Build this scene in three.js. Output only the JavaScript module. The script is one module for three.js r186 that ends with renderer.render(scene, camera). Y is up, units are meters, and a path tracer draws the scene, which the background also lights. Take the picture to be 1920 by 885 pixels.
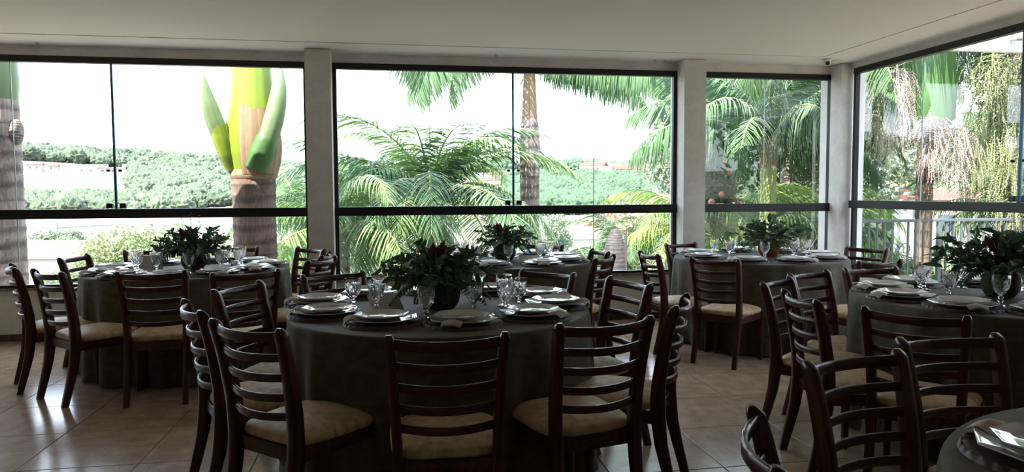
import * as THREE from 'three';
import { mergeGeometries, toCreasedNormals, mergeVertices } from 'three/addons/utils/BufferGeometryUtils.js';
import { RoundedBoxGeometry } from 'three/addons/geometries/RoundedBoxGeometry.js';
import { FontLoader } from 'three/addons/loaders/FontLoader.js';
import { TextGeometry } from 'three/addons/geometries/TextGeometry.js';
import { ImprovedNoise } from 'three/addons/math/ImprovedNoise.js';

// ---------------------------------------------------------------- camera, sky, sun, exposure
const scene = new THREE.Scene();
const renderer = new THREE.WebGLRenderer({ antialias: true });
renderer.toneMapping = THREE.LinearToneMapping;
renderer.toneMappingExposure = 6.0;
renderer.shadowMap.enabled = true;
const camera = new THREE.PerspectiveCamera(36.8, 1920 / 885, 0.05, 4000);
camera.position.set(0, 1.42, 0);
camera.rotation.set(-0.05911, -0.16695, -0.00558, 'YXZ');
scene.add(camera);

{ // bright hazy noon sky: white near the horizon, pale blue overhead
  const W = 256, H = 128, data = new Float32Array(W * H * 4);
  for (let j = 0; j < H; j++) {
    const el = Math.max(0, Math.sin(((j + 0.5) / H - 0.5) * Math.PI)), k = Math.pow(el, 0.55);
    for (let i = 0; i < W; i++) {
      const o = (j * W + i) * 4;
      data[o] = 1.32 - 0.58 * k; data[o + 1] = 1.38 - 0.42 * k; data[o + 2] = 1.49 - 0.16 * k; data[o + 3] = 1;
    }
  }
  const sky = new THREE.DataTexture(data, W, H, THREE.RGBAFormat, THREE.FloatType);
  sky.mapping = THREE.EquirectangularReflectionMapping; sky.magFilter = THREE.LinearFilter; sky.needsUpdate = true;
  scene.background = sky;
}
const sun = new THREE.DirectionalLight(new THREE.Color(1, 0.95, 0.86), 5.2);
sun.position.set(-30, 62, 22); sun.target.position.set(0, 0, -8);
sun.castShadow = true; sun.shadow.mapSize.set(4096, 4096);
Object.assign(sun.shadow.camera, { left: -45, right: 45, top: 45, bottom: -45, near: 1, far: 160 });
scene.add(sun, sun.target);

// ---------------------------------------------------------------- helpers
function rng(seed) { let s = seed >>> 0; return () => { s = (s + 0x6d2b79f5) | 0; let t = Math.imul(s ^ (s >>> 15), 1 | s); t = (t + Math.imul(t ^ (t >>> 7), 61 | t)) ^ t; return ((t ^ (t >>> 14)) >>> 0) / 4294967296; }; }
const PN = new ImprovedNoise(), noise = (x, y, z = 0) => PN.noise(x + 37.1, y + 11.7, z + 5.3);
const V = (x, y, z) => new THREE.Vector3(x, y, z);
const rad = THREE.MathUtils.degToRad, lerp = THREE.MathUtils.lerp, clamp = THREE.MathUtils.clamp;
const used = new Map();
function numbered(name) { const n = used.get(name) || 0; used.set(name, n + 1); return n ? name + '_' + String(n).padStart(3, '0') : name; }
function geo(pos, idx, uv) {
  const g = new THREE.BufferGeometry();
  g.setAttribute('position', new THREE.Float32BufferAttribute(pos, 3));
  g.setAttribute('uv', new THREE.Float32BufferAttribute(uv || new Float32Array(pos.length / 3 * 2), 2));
  if (idx) g.setIndex(idx);
  g.computeVertexNormals();
  return g;
}
function mg(list) {
  const l = list.map((g) => { const h = g.index ? g.toNonIndexed() : g.clone(); for (const k of Object.keys(h.attributes)) if (!['position', 'normal', 'uv'].includes(k)) h.deleteAttribute(k); return h; });
  return l.length === 1 ? l[0] : mergeGeometries(l);
}
const crease = (g, a = 0.6) => toCreasedNormals(g.index ? g.toNonIndexed() : g, a);
function box(x0, x1, y0, y1, z0, z1) { const g = new THREE.BoxGeometry(x1 - x0, y1 - y0, z1 - z0); g.translate((x0 + x1) / 2, (y0 + y1) / 2, (z0 + z1) / 2); return g; }
function rbox(w, h, d, x, y, z, r = 0.004) { const g = new RoundedBoxGeometry(w, h, d, 1, r); g.translate(x, y, z); return g; }
function loft(rings, { caps = true, angle = 0.7, us = 1, vs = 1 } = {}) { // rings: closed loops with the same count of points
  const m = rings.length, n = rings[0].length, pos = [], uv = [], idx = [];
  rings.forEach((r, i) => { for (let j = 0; j <= n; j++) { pos.push(...r[j % n]); uv.push((j / n) * us, (i / (m - 1)) * vs); } });
  for (let i = 0; i < m - 1; i++) for (let j = 0; j < n; j++) { const a = i * (n + 1) + j, b = a + n + 1; idx.push(a, b, a + 1, a + 1, b, b + 1); }
  if (caps) for (const [i, flip] of [[0, false], [m - 1, true]]) {
    const c = rings[i].reduce((s, p) => [s[0] + p[0] / n, s[1] + p[1] / n, s[2] + p[2] / n], [0, 0, 0]), k = pos.length / 3;
    pos.push(...c); uv.push(0.5, 0.5);
    rings[i].forEach((p) => { pos.push(...p); uv.push(0, 0); });
    for (let j = 0; j < n; j++) { const p = k + 1 + j, q = k + 1 + ((j + 1) % n); idx.push(k, flip ? q : p, flip ? p : q); }
  }
  return crease(geo(pos, idx, uv), angle);
}
function tube(points, r0, r1, sides = 6, seg = 10) { // tapered tube along a smooth curve
  const c = new THREE.CatmullRomCurve3(points), fr = c.computeFrenetFrames(seg, false), rings = [];
  for (let i = 0; i <= seg; i++) {
    const p = c.getPointAt(i / seg), r = lerp(r0, r1, i / seg), ring = [];
    for (let j = 0; j < sides; j++) { const a = -(j / sides) * Math.PI * 2; const q = p.clone().addScaledVector(fr.normals[i], Math.cos(a) * r).addScaledVector(fr.binormals[i], Math.sin(a) * r); ring.push([q.x, q.y, q.z]); }
    rings.push(ring);
  }
  return loft(rings, { angle: 1.2 });
}
function lathe(pts, seg = 32) { return new THREE.LatheGeometry(pts.map(([r, y]) => new THREE.Vector2(r, y)), seg); }
function mesh(name, g, m, parent) {
  const o = new THREE.Mesh(Array.isArray(g) ? mg(g) : g, m);
  o.name = parent ? name : numbered(name); o.castShadow = o.receiveShadow = true; (parent || scene).add(o); return o;
}
function tag(o, label, category, group, kind) { o.userData = { label, category }; if (group) o.userData.group = group; if (kind) o.userData.kind = kind; return o; }
function thing(name, label, category, [x, y, z] = [0, 0, 0], turn = 0, group) {
  const o = new THREE.Group(); o.name = numbered(name); o.position.set(x, y, z); o.rotation.y = turn; scene.add(o); return tag(o, label, category, group);
}
function struct(name, g, m, label) { const o = mesh(name, g, m); o.userData = { kind: 'structure', label, category: name.split('_')[0] }; return o; }
function structGroup(name, label, category) { const o = new THREE.Group(); o.name = name; scene.add(o); o.userData = { kind: 'structure', label, category }; return o; }
function copy(src, [x, y, z], turn, label, group, scale) {
  const c = src.clone(); c.name = numbered(src.name.replace(/_\d{3}$/, '')); c.userData = { ...src.userData }; scene.add(c);
  c.position.set(x, y, z); c.rotation.set(0, turn, 0); if (scale) c.scale.setScalar(scale); if (label) c.userData.label = label; if (group) c.userData.group = group; return c;
}

// ---------------------------------------------------------------- textures and materials
function tex(w, h, f, srgb = false) {
  const d = new Uint8Array(w * h * 4);
  for (let j = 0; j < h; j++) for (let i = 0; i < w; i++) { const c = f(i / w, j / h, i, j), o = (j * w + i) * 4; d[o] = clamp(c[0], 0, 1) * 255; d[o + 1] = clamp(c[1], 0, 1) * 255; d[o + 2] = clamp(c[2], 0, 1) * 255; d[o + 3] = 255; }
  const t = new THREE.DataTexture(d, w, h); t.wrapS = t.wrapT = THREE.RepeatWrapping; t.magFilter = THREE.LinearFilter; t.minFilter = THREE.LinearMipmapLinearFilter; t.generateMipmaps = true;
  if (srgb) t.colorSpace = THREE.SRGBColorSpace; t.needsUpdate = true; return t;
}
const per = (u, v, k, s = 0) => { // tiling noise
  const a = u * Math.PI * 2, b = v * Math.PI * 2, q = k / 6.283;
  return PN.noise(Math.cos(a) * q + s, Math.sin(a) * q + 3.3, Math.cos(b) * q * 1.0 + Math.sin(b) * q * 1.7 + s);
};
const grey = (x) => [x, x, x];
const woodMap = tex(256, 256, (u, v) => { const g = 0.8 + 0.35 * per(u, v, 5, 2) * 0.6 + 0.14 * Math.sin(u * 60 + 5 * per(u, v, 3, 7)) + 0.1 * per(u * 9 % 1, v, 9, 1); return grey(g); }, true);
const weave = tex(128, 128, (u, v) => grey(0.5 + 0.22 * Math.sin(u * Math.PI * 64) * Math.sin(v * Math.PI * 64) + 0.2 * per(u, v, 20, 3)));
const clothMap = tex(256, 256, (u, v) => grey(0.88 + 0.16 * per(u, v, 9, 4) + 0.08 * per(u, v, 40, 8)), true);
const plasterBump = tex(256, 256, (u, v) => grey(0.5 + 0.3 * per(u, v, 26, 6) + 0.2 * per(u, v, 60, 1)));
const plasterMap = tex(256, 256, (u, v) => grey(0.95 + 0.05 * per(u, v, 5, 9) + 0.03 * per(u, v, 20, 2)), true);
const tileMap = [0, 1, 2].map((s) => tex(256, 256, (u, v) => { const a = 0.9 + 0.12 * per(u, v, 5, s * 7) + 0.07 * per(u, v, 30, s + 3); return [a, a * 0.985, a * 0.96]; }, true));
const trunkMap = tex(256, 512, (u, v) => { const ring = Math.pow(Math.abs(Math.sin(v * Math.PI * 14 + 0.7 * per(u, v, 4, 3))), 6), s = 0.78 + 0.25 * per(u, v, 9, 2) + 0.18 * per(u * 2 % 1, v, 40, 5) - 0.25 * ring; return [s, s * 0.97, s * 0.95]; }, true);
const shaftMap = tex(256, 256, (u, v) => { const s = 0.9 + 0.16 * per(u, 0.3, 22, 2) + 0.07 * per(u, v, 8, 4); return [s, s, s * 0.9]; }, true);
const stoneMap = tex(256, 256, (u, v) => { const s = 0.75 + 0.55 * per(u, v, 60, 2) + 0.3 * per(u, v, 26, 4); return [s, s * 0.97, s * 0.93]; }, true);
const groundMap = tex(256, 256, (u, v) => { const s = 0.8 + 0.35 * per(u, v, 12, 2) + 0.25 * per(u, v, 44, 4); return grey(s); }, true);
const std = (c, roughness = 0.7, o = {}) => new THREE.MeshStandardMaterial({ color: Array.isArray(c) ? new THREE.Color(...c) : c, roughness, ...o });
const phy = (c, roughness = 0.7, o = {}) => new THREE.MeshPhysicalMaterial({ color: new THREE.Color(...c), roughness, ...o });
const leafMat = (c, t = 0.4) => phy(c, 0.92, { transmission: t, thickness: 0, side: THREE.DoubleSide });
const M = {
  ceiling: std([0.9, 0.865, 0.835], 0.9),
  wall: std([0.82, 0.78, 0.73], 0.85, { map: plasterMap, bumpMap: plasterBump, bumpScale: 0.0012 }),
  white: std([0.8, 0.79, 0.76], 0.7, { map: plasterMap }),
  grout: std([0.16, 0.12, 0.09], 0.95),
  tile: [0, 1, 2].map((i) => std([[0.57, 0.42, 0.3], [0.54, 0.4, 0.285], [0.59, 0.435, 0.31]][i], 0.17, { map: tileMap[i], bumpMap: plasterBump, bumpScale: 0.0003 })),
  base: std([0.09, 0.04, 0.025], 0.4, { map: woodMap }),
  stone: std([0.42, 0.33, 0.25], 0.35, { map: stoneMap }),
  frame: std([0.006, 0.006, 0.008], 0.45, { metalness: 0.2 }),
  fitting: std([0.02, 0.018, 0.016], 0.35, { metalness: 0.5 }),
  glass: phy([0.97, 0.985, 0.98], 0.0, { transmission: 1, thickness: 0, ior: 1.5, side: THREE.DoubleSide }),
  glassEdge: phy([0.03, 0.12, 0.22], 0.25, { specularIntensity: 0.6 }),
  glassEdgePale: phy([0.45, 0.6, 0.58], 0.25, {}),
  wood: phy([0.082, 0.02, 0.012], 0.34, { map: woodMap, specularIntensity: 0.7, clearcoat: 0.1, clearcoatRoughness: 0.1 }),
  seat: std([0.7, 0.49, 0.27], 0.55, { bumpMap: weave, bumpScale: 0.0006, map: clothMap }),
  cloth: phy([0.1, 0.083, 0.052], 0.75, { map: clothMap, bumpMap: weave, bumpScale: 0.0005, side: THREE.DoubleSide }),
  table: std([0.2, 0.12, 0.07], 0.6, { map: woodMap }),
  mat: std([0.045, 0.016, 0.02], 0.55),
  china: phy([0.8, 0.79, 0.76], 0.06, { clearcoat: 0.6, clearcoatRoughness: 0.03 }),
  napkin: std([0.55, 0.46, 0.4], 0.9, { bumpMap: weave, bumpScale: 0.0005, side: THREE.DoubleSide }),
  crystal: phy([1, 1, 1], 0.0, { transmission: 1, thickness: 0.004, ior: 1.52 }),
  card: std([0.78, 0.74, 0.7], 0.8, { side: THREE.DoubleSide }),
  ink: std([0.08, 0.07, 0.07], 0.8),
  pot: std([0.06, 0.025, 0.018], 0.6, { map: woodMap }),
  clay: std([0.26, 0.07, 0.045], 0.75, { map: plasterMap }),
  leafDark: leafMat([0.03, 0.07, 0.022], 0.25), leafGrey: leafMat([0.085, 0.13, 0.085], 0.2), leafRed: leafMat([0.09, 0.018, 0.02], 0.25), fern: leafMat([0.035, 0.085, 0.02], 0.3), bloom: leafMat([0.75, 0.6, 0.08], 0.3),
  stem: std([0.05, 0.06, 0.025], 0.8),
  soil: std([0.03, 0.02, 0.015], 0.95),
  palmLight: leafMat([0.14, 0.24, 0.06], 0.45), palmMid: leafMat([0.06, 0.135, 0.047], 0.36), palmLime: leafMat([0.26, 0.38, 0.05], 0.5),
  rachis: std([0.2, 0.26, 0.07], 0.6),
  trunk: std([0.46, 0.38, 0.35], 0.85, { map: trunkMap, bumpMap: trunkMap, bumpScale: 0.008 }), trunkBrown: std([0.2, 0.13, 0.095], 0.85, { map: trunkMap, bumpMap: trunkMap, bumpScale: 0.01 }),
  trunkGreen: std([0.3, 0.36, 0.14], 0.7, { map: shaftMap }),
  shaft: phy([0.2, 0.27, 0.03], 0.45, { map: shaftMap }), shaftDeep: phy([0.05, 0.13, 0.035], 0.5, { map: shaftMap }), spathe: phy([0.16, 0.23, 0.13], 0.45, { map: shaftMap }), sheath: std([0.25, 0.165, 0.115], 0.8, { map: shaftMap, side: THREE.DoubleSide }),
  oldSheath: std([0.3, 0.2, 0.15], 0.8, { map: shaftMap }), concrete: std([0.66, 0.63, 0.58], 0.9, { map: stoneMap }), stumpGrey: std([0.1, 0.095, 0.1], 0.9, { map: trunkMap }), seedPink: std([0.36, 0.29, 0.26], 0.8), seedPale: std([0.36, 0.36, 0.24], 0.8), seedGreen: std([0.24, 0.27, 0.13], 0.8),
  bush: leafMat([0.13, 0.165, 0.055], 0.4), dryLeaf: leafMat([0.3, 0.27, 0.15], 0.3), deepLeaf: leafMat([0.035, 0.07, 0.025], 0.25), greyLeaf: leafMat([0.17, 0.21, 0.13], 0.3), flower: leafMat([0.8, 0.35, 0.3], 0.3),
  bark: std([0.17, 0.12, 0.09], 0.9, { map: trunkMap }),
  rail: std([0.1, 0.12, 0.13], 0.5, { metalness: 0.3 }),
  metalWhite: std([0.75, 0.75, 0.74], 0.5),
};

// ---------------------------------------------------------------- the room
const X0 = -6.2, X1 = 5.2, ZF = -7.64, ZB = 4.0, CEIL = 2.883, GLT = 2.721, GLB = 0.554, TT = 1.294, TB = 1.2;
{ // floor: grout bed, ceramic tiles laid one by one
  const f = structGroup('floor', 'beige ceramic tile floor with dark joints', 'floor');
  mesh('grout_bed', box(X0 - 0.2, X1 + 0.2, -0.25, -0.004, ZF - 0.15, ZB + 0.2), M.grout, f);
  const P = 0.605, ox = -1.955 - P * 8, oz = -3.975 - P * 7, cells = [];
  for (let i = 0; i < 20; i++) for (let j = 0; j < 21; j++) {
    const a = Math.max(ox + i * P + 0.003, X0), b = Math.min(ox + (i + 1) * P - 0.003, X1), c = Math.max(oz + j * P + 0.003, ZF + 0.02), d = Math.min(oz + (j + 1) * P - 0.003, ZB);
    if (b - a > 0.03 && d - c > 0.03) cells.push([a, b, c, d]);
  }
  const full = new RoundedBoxGeometry(P - 0.006, 0.014, P - 0.006, 1, 0.0018);
  { const p = full.attributes.position, n = full.attributes.normal, uv = full.attributes.uv; for (let i = 0; i < p.count; i++) if (Math.abs(n.getY(i)) > 0.5) uv.setXY(i, p.getX(i) / P, p.getZ(i) / P); }
  cells.sort((p, q) => (p[3] + p[2]) - (q[3] + q[2]));
  const R = rng(5), rest = [];
  cells.forEach(([a, b, c, d], k) => {
    const w = b - a, l = d - c, whole = Math.abs(w - P + 0.006) < 1e-6 && Math.abs(l - P + 0.006) < 1e-6;
    const turn = Math.floor(R() * 4), mt = M.tile[Math.floor(R() * 3)], dy = (R() - 0.5) * 0.0008;
    if (k < 290) {
      const t = mesh('tile', whole ? full : rbox(w, 0.014, l, 0, 0, 0, 0.0018), mt, f);
      t.position.set((a + b) / 2, -0.007 + dy, (c + d) / 2); if (whole) t.rotation.y = turn * Math.PI / 2;
    } else rest.push(rbox(w, 0.014, l, (a + b) / 2, -0.007, (c + d) / 2, 0.0018));
  });
  const r = mesh('tiles_behind', rest, M.tile[0], f); r.userData.kind = 'stuff';
}
{ // ceiling: plaster field and a slightly lower band round the walls
  const c = structGroup('ceiling', 'off-white plaster ceiling with a stepped band along the walls', 'ceiling'), gx = 4.64, gz = -7.13, t = 0.012;
  const uvm = (g) => { const p = g.attributes.position, n = g.attributes.normal, uv = g.attributes.uv; for (let i = 0; i < p.count; i++) { const up = Math.abs(n.getY(i)) > 0.5, sx = Math.abs(n.getX(i)) > 0.5; uv.setXY(i, sx ? p.getZ(i) : p.getX(i), up ? p.getZ(i) : p.getY(i)); } return g; };
  mesh('plaster_field', uvm(box(X0, gx - 0.008, CEIL + t * 0.4, 3.1, gz + 0.008, ZB)), M.ceiling, c);
  mesh('plaster_band', [uvm(box(X0, X1 + 0.16, CEIL, 3.1, ZF - 0.16, gz)), uvm(box(gx, X1 + 0.16, CEIL, 3.1, gz, ZB))], M.ceiling, c);
  mesh('roof_slab', box(X0 - 0.7, X1 + 0.4, 3.1, 3.32, ZF - 0.5, ZB + 0.7), M.white, c);
}
const uvBox = (a, b, c, d, e, f) => { const g = box(a, b, c, d, e, f), p = g.attributes.position, n = g.attributes.normal, uv = g.attributes.uv; for (let i = 0; i < p.count; i++) { const up = Math.abs(n.getY(i)) > 0.5, sx = Math.abs(n.getX(i)) > 0.5; uv.setXY(i, sx ? p.getZ(i) : p.getX(i), up ? p.getZ(i) : p.getY(i)); } return g; };
const PIL = [[-4.9, -4.65], [-0.842, -0.59], [3.169, 3.422], [5.054, 5.2]];
struct('wall_front', [uvBox(X0 - 0.16, X1 + 0.16, -4, 0.5, ZF - 0.16, ZF + 0.02), uvBox(X0 - 0.16, X1 + 0.16, 2.784, CEIL + 0.01, ZF - 0.16, ZF + 0.02)], M.wall, 'cream plastered low wall and lintel around the long window run');
struct('wall_right', [uvBox(X1 - 0.02, X1 + 0.16, -4, 0.5, ZF + 0.02, ZB), uvBox(X1 - 0.02, X1 + 0.16, 2.815, CEIL + 0.01, ZF + 0.02, -2.9), uvBox(X1 - 0.02, X1 + 0.16, 0.5, CEIL + 0.01, -2.9, ZB)], M.wall, 'cream plastered low wall and lintel beside the railed terrace');
struct('wall_left', uvBox(X0 - 0.16, X0 + 0.02, -4, 3.1, ZF + 0.02, ZB), M.wall, 'plain cream plastered wall across the room from the terrace');
struct('wall_back', uvBox(X0 - 0.16, X1 + 0.16, -4, 3.1, ZB, ZB + 0.16), M.wall, 'plain cream plastered wall opposite the long window run');
{
  const labels = ['cream square pillar at the far end of the window run', 'cream square pillar beside the thick palm trunk window', 'cream square pillar between wide window and corner window', 'cream corner pillar where the two window walls meet'];
  PIL.forEach(([a, b], i) => { const p = struct('wall_pillar', uvBox(a, b, 0, CEIL - 0.006, ZF - 0.16, i === 3 ? -7.41 : -7.41), M.wall, labels[i]); p.userData.category = 'pillar'; });
  struct('wall_corner', [uvBox(X1 + 0.04, X1 + 0.22, -4, 3.1, -7.72, -7.5)], M.white, 'white outer corner post seen through the terrace glass');
}
struct('trim_1', uvBox(X0, 5.054, 0.5, 0.525, ZF - 0.2, ZF + 0.055), M.stone, 'speckled stone sill under the long window run');
struct('trim_2', uvBox(X1 - 0.055, X1 + 0.2, 0.5, 0.525, -7.41, -2.9), M.stone, 'speckled stone sill under the terrace windows');
struct('baseboard_front', uvBox(X0, X1 - 0.02, 0, 0.071, ZF + 0.02, ZF + 0.035), M.base, 'dark brown baseboard under the long window run');
struct('baseboard_right', uvBox(X1 - 0.035, X1 - 0.02, 0, 0.071, -7.41, ZB), M.base, 'dark brown baseboard under the terrace windows');

function glazing(name, label, [x, z], turn, a0, a1, joints, pale, o = {}) {
  const w = structGroup(name, label, 'window'); w.position.set(x, 0, z); w.rotation.y = turn;
  const top = o.top ?? 2.784, tt = o.tt ?? TT, tb = o.tb ?? TB, glt = top - 0.063;
  mesh('top_rail', rbox(a1 - a0, top - glt, 0.07, (a0 + a1) / 2, (top + glt) / 2, 0, 0.003), M.frame, w);
  mesh('transom', rbox(a1 - a0 + 0.02, tt - tb, 0.085, (a0 + a1) / 2, (tt + tb) / 2, 0.012, 0.005), M.frame, w);
  mesh('bottom_rail', rbox(a1 - a0, 0.029, 0.06, (a0 + a1) / 2, 0.5395, 0, 0.003), M.frame, w);
  for (const e of [a0 + 0.02, a1 - 0.02]) mesh('stile', rbox(0.04, glt - 0.5, 0.055, e, (glt + 0.52) / 2, 0, 0.003), M.frame, w);
  const cuts = [a0 + 0.03, ...[...joints, ...pale].sort((p, q) => p - q), a1 - 0.03];
  for (let i = 0; i + 1 < cuts.length; i++) for (const [y0, y1] of [[tt - 0.01, glt + 0.01], [0.545, tb + 0.01]]) {
    const g = new THREE.PlaneGeometry(cuts[i + 1] - cuts[i] - 0.004, y1 - y0); g.translate((cuts[i] + cuts[i + 1]) / 2, (y0 + y1) / 2, 0);
    mesh('pane', g, M.glass, w);
  }
  for (const j of joints) {
    mesh('glass_edge', rbox(0.022, glt - tt, 0.022, j, (glt + tt) / 2, 0, 0.003), M.glassEdge, w);
    for (const s of [-1, 1]) {
      const k = new THREE.SphereGeometry(0.018, 12, 8); k.scale(1.1, 0.8, 1); k.translate(j + s * 0.055, 1.675, 0.02);
      mesh('knob', k, M.fitting, w);
      mesh('patch_fitting', rbox(0.058, 0.05, 0.036, j + s * 0.062, tt + 0.032, 0.0, 0.006), M.fitting, w);
    }
  }
  for (const j of pale) for (const [y0, y1] of [[tt, glt], [0.554, tb]]) mesh('glass_edge', rbox(0.008, y1 - y0, 0.012, j, (y0 + y1) / 2, 0, 0.002), M.glassEdgePale, w);
  return w;
}
glazing('window_1', 'black framed window looking out on the thick palm trunk', [0, ZF], 0, -4.65, -0.842, [-2.712], [-3.615]);
glazing('window_2', 'widest black framed window with a ringed grey palm outside', [0, ZF], 0, -0.59, 3.169, [1.305], [0.404, 2.209]);
glazing('window_3', 'narrow black framed window beside the corner pillar', [0, ZF], 0, 3.422, 5.09, [], [4.246]);
glazing('window_4', 'black framed terrace window with railing outside', [X1, 0], -Math.PI / 2, -7.36, -2.9, [-5.182], [-6.315], { top: 2.815, tt: 1.325, tb: 1.24 });
glazing('window_5', 'black framed end window of the long run', [0, ZF], 0, -6.15, -4.9, [], []);
{ // ceiling fixtures in the glazed corner
  const c = thing('security_camera', 'small white dome camera with black lens on the ceiling', 'camera', [4.74, CEIL, -7.22]);
  mesh('base', lathe([[0, 0], [0.05, 0], [0.052, -0.012], [0.045, -0.03], [0, -0.032]], 24), M.metalWhite, c);
  const b = new THREE.SphereGeometry(0.034, 16, 12); b.translate(0, -0.04, 0.008); mesh('body', b, M.metalWhite, c);
  const l = new THREE.SphereGeometry(0.024, 16, 12); l.translate(-0.006, -0.048, 0.026); mesh('lens', l, M.frame, c);
  const v = thing('ceiling_vent', 'small round white louvre beside the dome camera', 'vent', [4.9, CEIL, -7.28]);
  mesh('ring', lathe([[0.022, 0], [0.05, 0], [0.05, -0.008], [0.044, -0.012], [0.022, -0.004]], 24), M.metalWhite, v);
  for (const y of [-0.014, 0, 0.014]) { const s = rbox(0.07, 0.004, 0.009, 0, -0.007, y, 0.001); mesh('slat', s, M.metalWhite, v); }
  const hook = (x, z, label) => { const h = thing('ceiling_hook', label, 'hook', [x, CEIL, z], 0, 'small hooks along the ceiling band'); mesh('plate', lathe([[0, 0], [0.016, 0], [0.016, -0.004], [0, -0.005]], 12), M.metalWhite, h); mesh('loop', new THREE.TorusGeometry(0.009, 0.002, 6, 12).translate(0, -0.013, 0), M.rail, h); };
  hook(-3.3, -7.49, 'tiny metal hook in the ceiling above the thick palm window'); hook(1.1, -7.48, 'tiny metal hook in the ceiling above the widest window');
  hook(2.86, -7.5, 'tiny metal hook in the ceiling just before the second pillar'); hook(2.98, -7.5, 'tiny metal hook in the ceiling right at the second pillar');
}

// ---------------------------------------------------------------- chairs
const backZ = (y) => { const k = [[0, -0.285], [0.12, -0.252], [0.26, -0.218], [0.42, -0.2], [0.55, -0.206], [0.7, -0.23], [0.8, -0.252], [0.9, -0.28]]; for (let i = 0; i < k.length - 1; i++) if (y <= k[i + 1][0]) { const t = (y - k[i][0]) / (k[i + 1][0] - k[i][0]); return lerp(k[i][1], k[i + 1][1], t); } return -0.285; };
const postX = (y) => 0.182 + 0.023 * Math.pow(clamp((y - 0.4) / 0.5, 0, 1), 1.5);
function makeChair() {
  const c = new THREE.Group(); c.name = numbered('dining_chair'); scene.add(c);
  for (const s of [-1, 1]) {
    const rings = [], ys = [0, 0.06, 0.12, 0.19, 0.26, 0.34, 0.42, 0.48, 0.55, 0.62, 0.7, 0.76, 0.82, 0.86, 0.877, 0.888, 0.896, 0.9];
    ys.forEach((y) => {
      const hz = y < 0.42 ? lerp(0.02, 0.033, y / 0.42) : lerp(0.033, 0.024, (y - 0.42) / 0.48), e = y > 0.87 ? Math.pow((y - 0.87) / 0.03, 2) : 0, hx = 0.0175 - 0.007 * e;
      const z = (backZ(Math.max(0, y - 0.02)) + backZ(y) + backZ(Math.min(0.9, y + 0.02))) / 3 - 0.006 * e, x = s * postX(y), h = hz * (1 - 0.7 * e), b = 0.0035;
      const r = [[x - hx + b, y, z - h], [x + hx - b, y, z - h], [x + hx, y, z - h + b], [x + hx, y, z + h - b], [x + hx - b, y, z + h], [x - hx + b, y, z + h], [x - hx, y, z + h - b], [x - hx, y, z - h + b]];
      rings.push(r.reverse().reverse());
    });
    mesh('back_post', loft(rings.map((r) => r.slice().reverse()), { angle: 0.9, vs: 1 }), M.wood, c);
  }
  [0.858, 0.775, 0.695, 0.615, 0.538].forEach((y, i) => {
    const rings = [], hh = i === 0 ? 0.019 : 0.0155, n = 14, w = postX(y) - 0.006;
    for (let k = 0; k <= n; k++) {
      const t = (k / n) * 2 - 1, x = t * w, z = backZ(y) - 0.052 * (1 - t * t), dy = 0.006 * (t * t), tz = 0.0075;
      rings.push([[x, y + dy - hh, z - tz + 0.003], [x, y + dy - hh + 0.004, z - tz], [x, y + dy + hh - 0.004, z - tz], [x, y + dy + hh, z - tz + 0.004], [x, y + dy + hh, z + tz - 0.004], [x, y + dy + hh - 0.004, z + tz], [x, y + dy - hh + 0.004, z + tz], [x, y + dy - hh, z + tz - 0.003]]);
    }
    mesh('slat', loft(rings, { angle: 0.9 }), M.wood, c);
  });
  for (const s of [-1, 1]) {
    const rings = [[0, 0.0145], [0.2, 0.018], [0.36, 0.0205], [0.425, 0.0205]].map(([y, h]) => { const x = s * 0.2, z = 0.2, b = 0.003; return [[x - h + b, y, z - h], [x - h, y, z - h + b], [x - h, y, z + h - b], [x - h + b, y, z + h], [x + h - b, y, z + h], [x + h, y, z + h - b], [x + h, y, z - h + b], [x + h - b, y, z - h]]; });
    mesh('front_leg', loft(rings, { angle: 0.9 }), M.wood, c);
  }
  mesh('seat_frame', [rbox(0.38, 0.058, 0.022, 0, 0.385, 0.2), rbox(0.35, 0.058, 0.022, 0, 0.385, -0.195), ...[-1, 1].map((s) => { const g = rbox(0.022, 0.058, 0.38, 0, 0, 0); g.rotateY(s * 0.035); g.translate(s * 0.192, 0.385, 0); return g; })], M.wood, c);
  { // domed upholstered seat
    const pos = [], idx = [], uv = [], N = 40, K = 9;
    const rim = (a, k) => { const ca = Math.cos(a), sa = Math.sin(a), p = 2 / 4.2, u = Math.sign(ca) * Math.pow(Math.abs(ca), p), v = Math.sign(sa) * Math.pow(Math.abs(sa), p); const w = lerp(0.206, 0.232, (v + 1) / 2) - (v < 0 ? 0.0 : 0); return [u * w * k, v * 0.222 * k + 0.02 + 0.012 * (1 - u * u) * (v > 0 ? v : 0)]; };
    const prof = [[0.0001, 0.484], [0.3, 0.482], [0.55, 0.477], [0.75, 0.469], [0.88, 0.46], [0.95, 0.452], [0.985, 0.444], [1.0, 0.434], [0.995, 0.424], [0.97, 0.416], [0.92, 0.413], [0.0001, 0.412]];
    prof.forEach(([k, y]) => { for (let j = 0; j <= N; j++) { const [x, z] = rim((j / N) * Math.PI * 2, k); pos.push(x, y, z); uv.push(x * 3, z * 3); } });
    for (let i = 0; i < prof.length - 1; i++) for (let j = 0; j < N; j++) { const a = i * (N + 1) + j, b = a + N + 1; idx.push(a, a + 1, b, a + 1, b + 1, b); }
    mesh('seat', crease(geo(pos, idx, uv), 1.2), M.seat, c).userData.label = 'beige upholstered seat';
  }
  return c;
}
const chair0 = makeChair(); let chair0Used = false;
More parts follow.
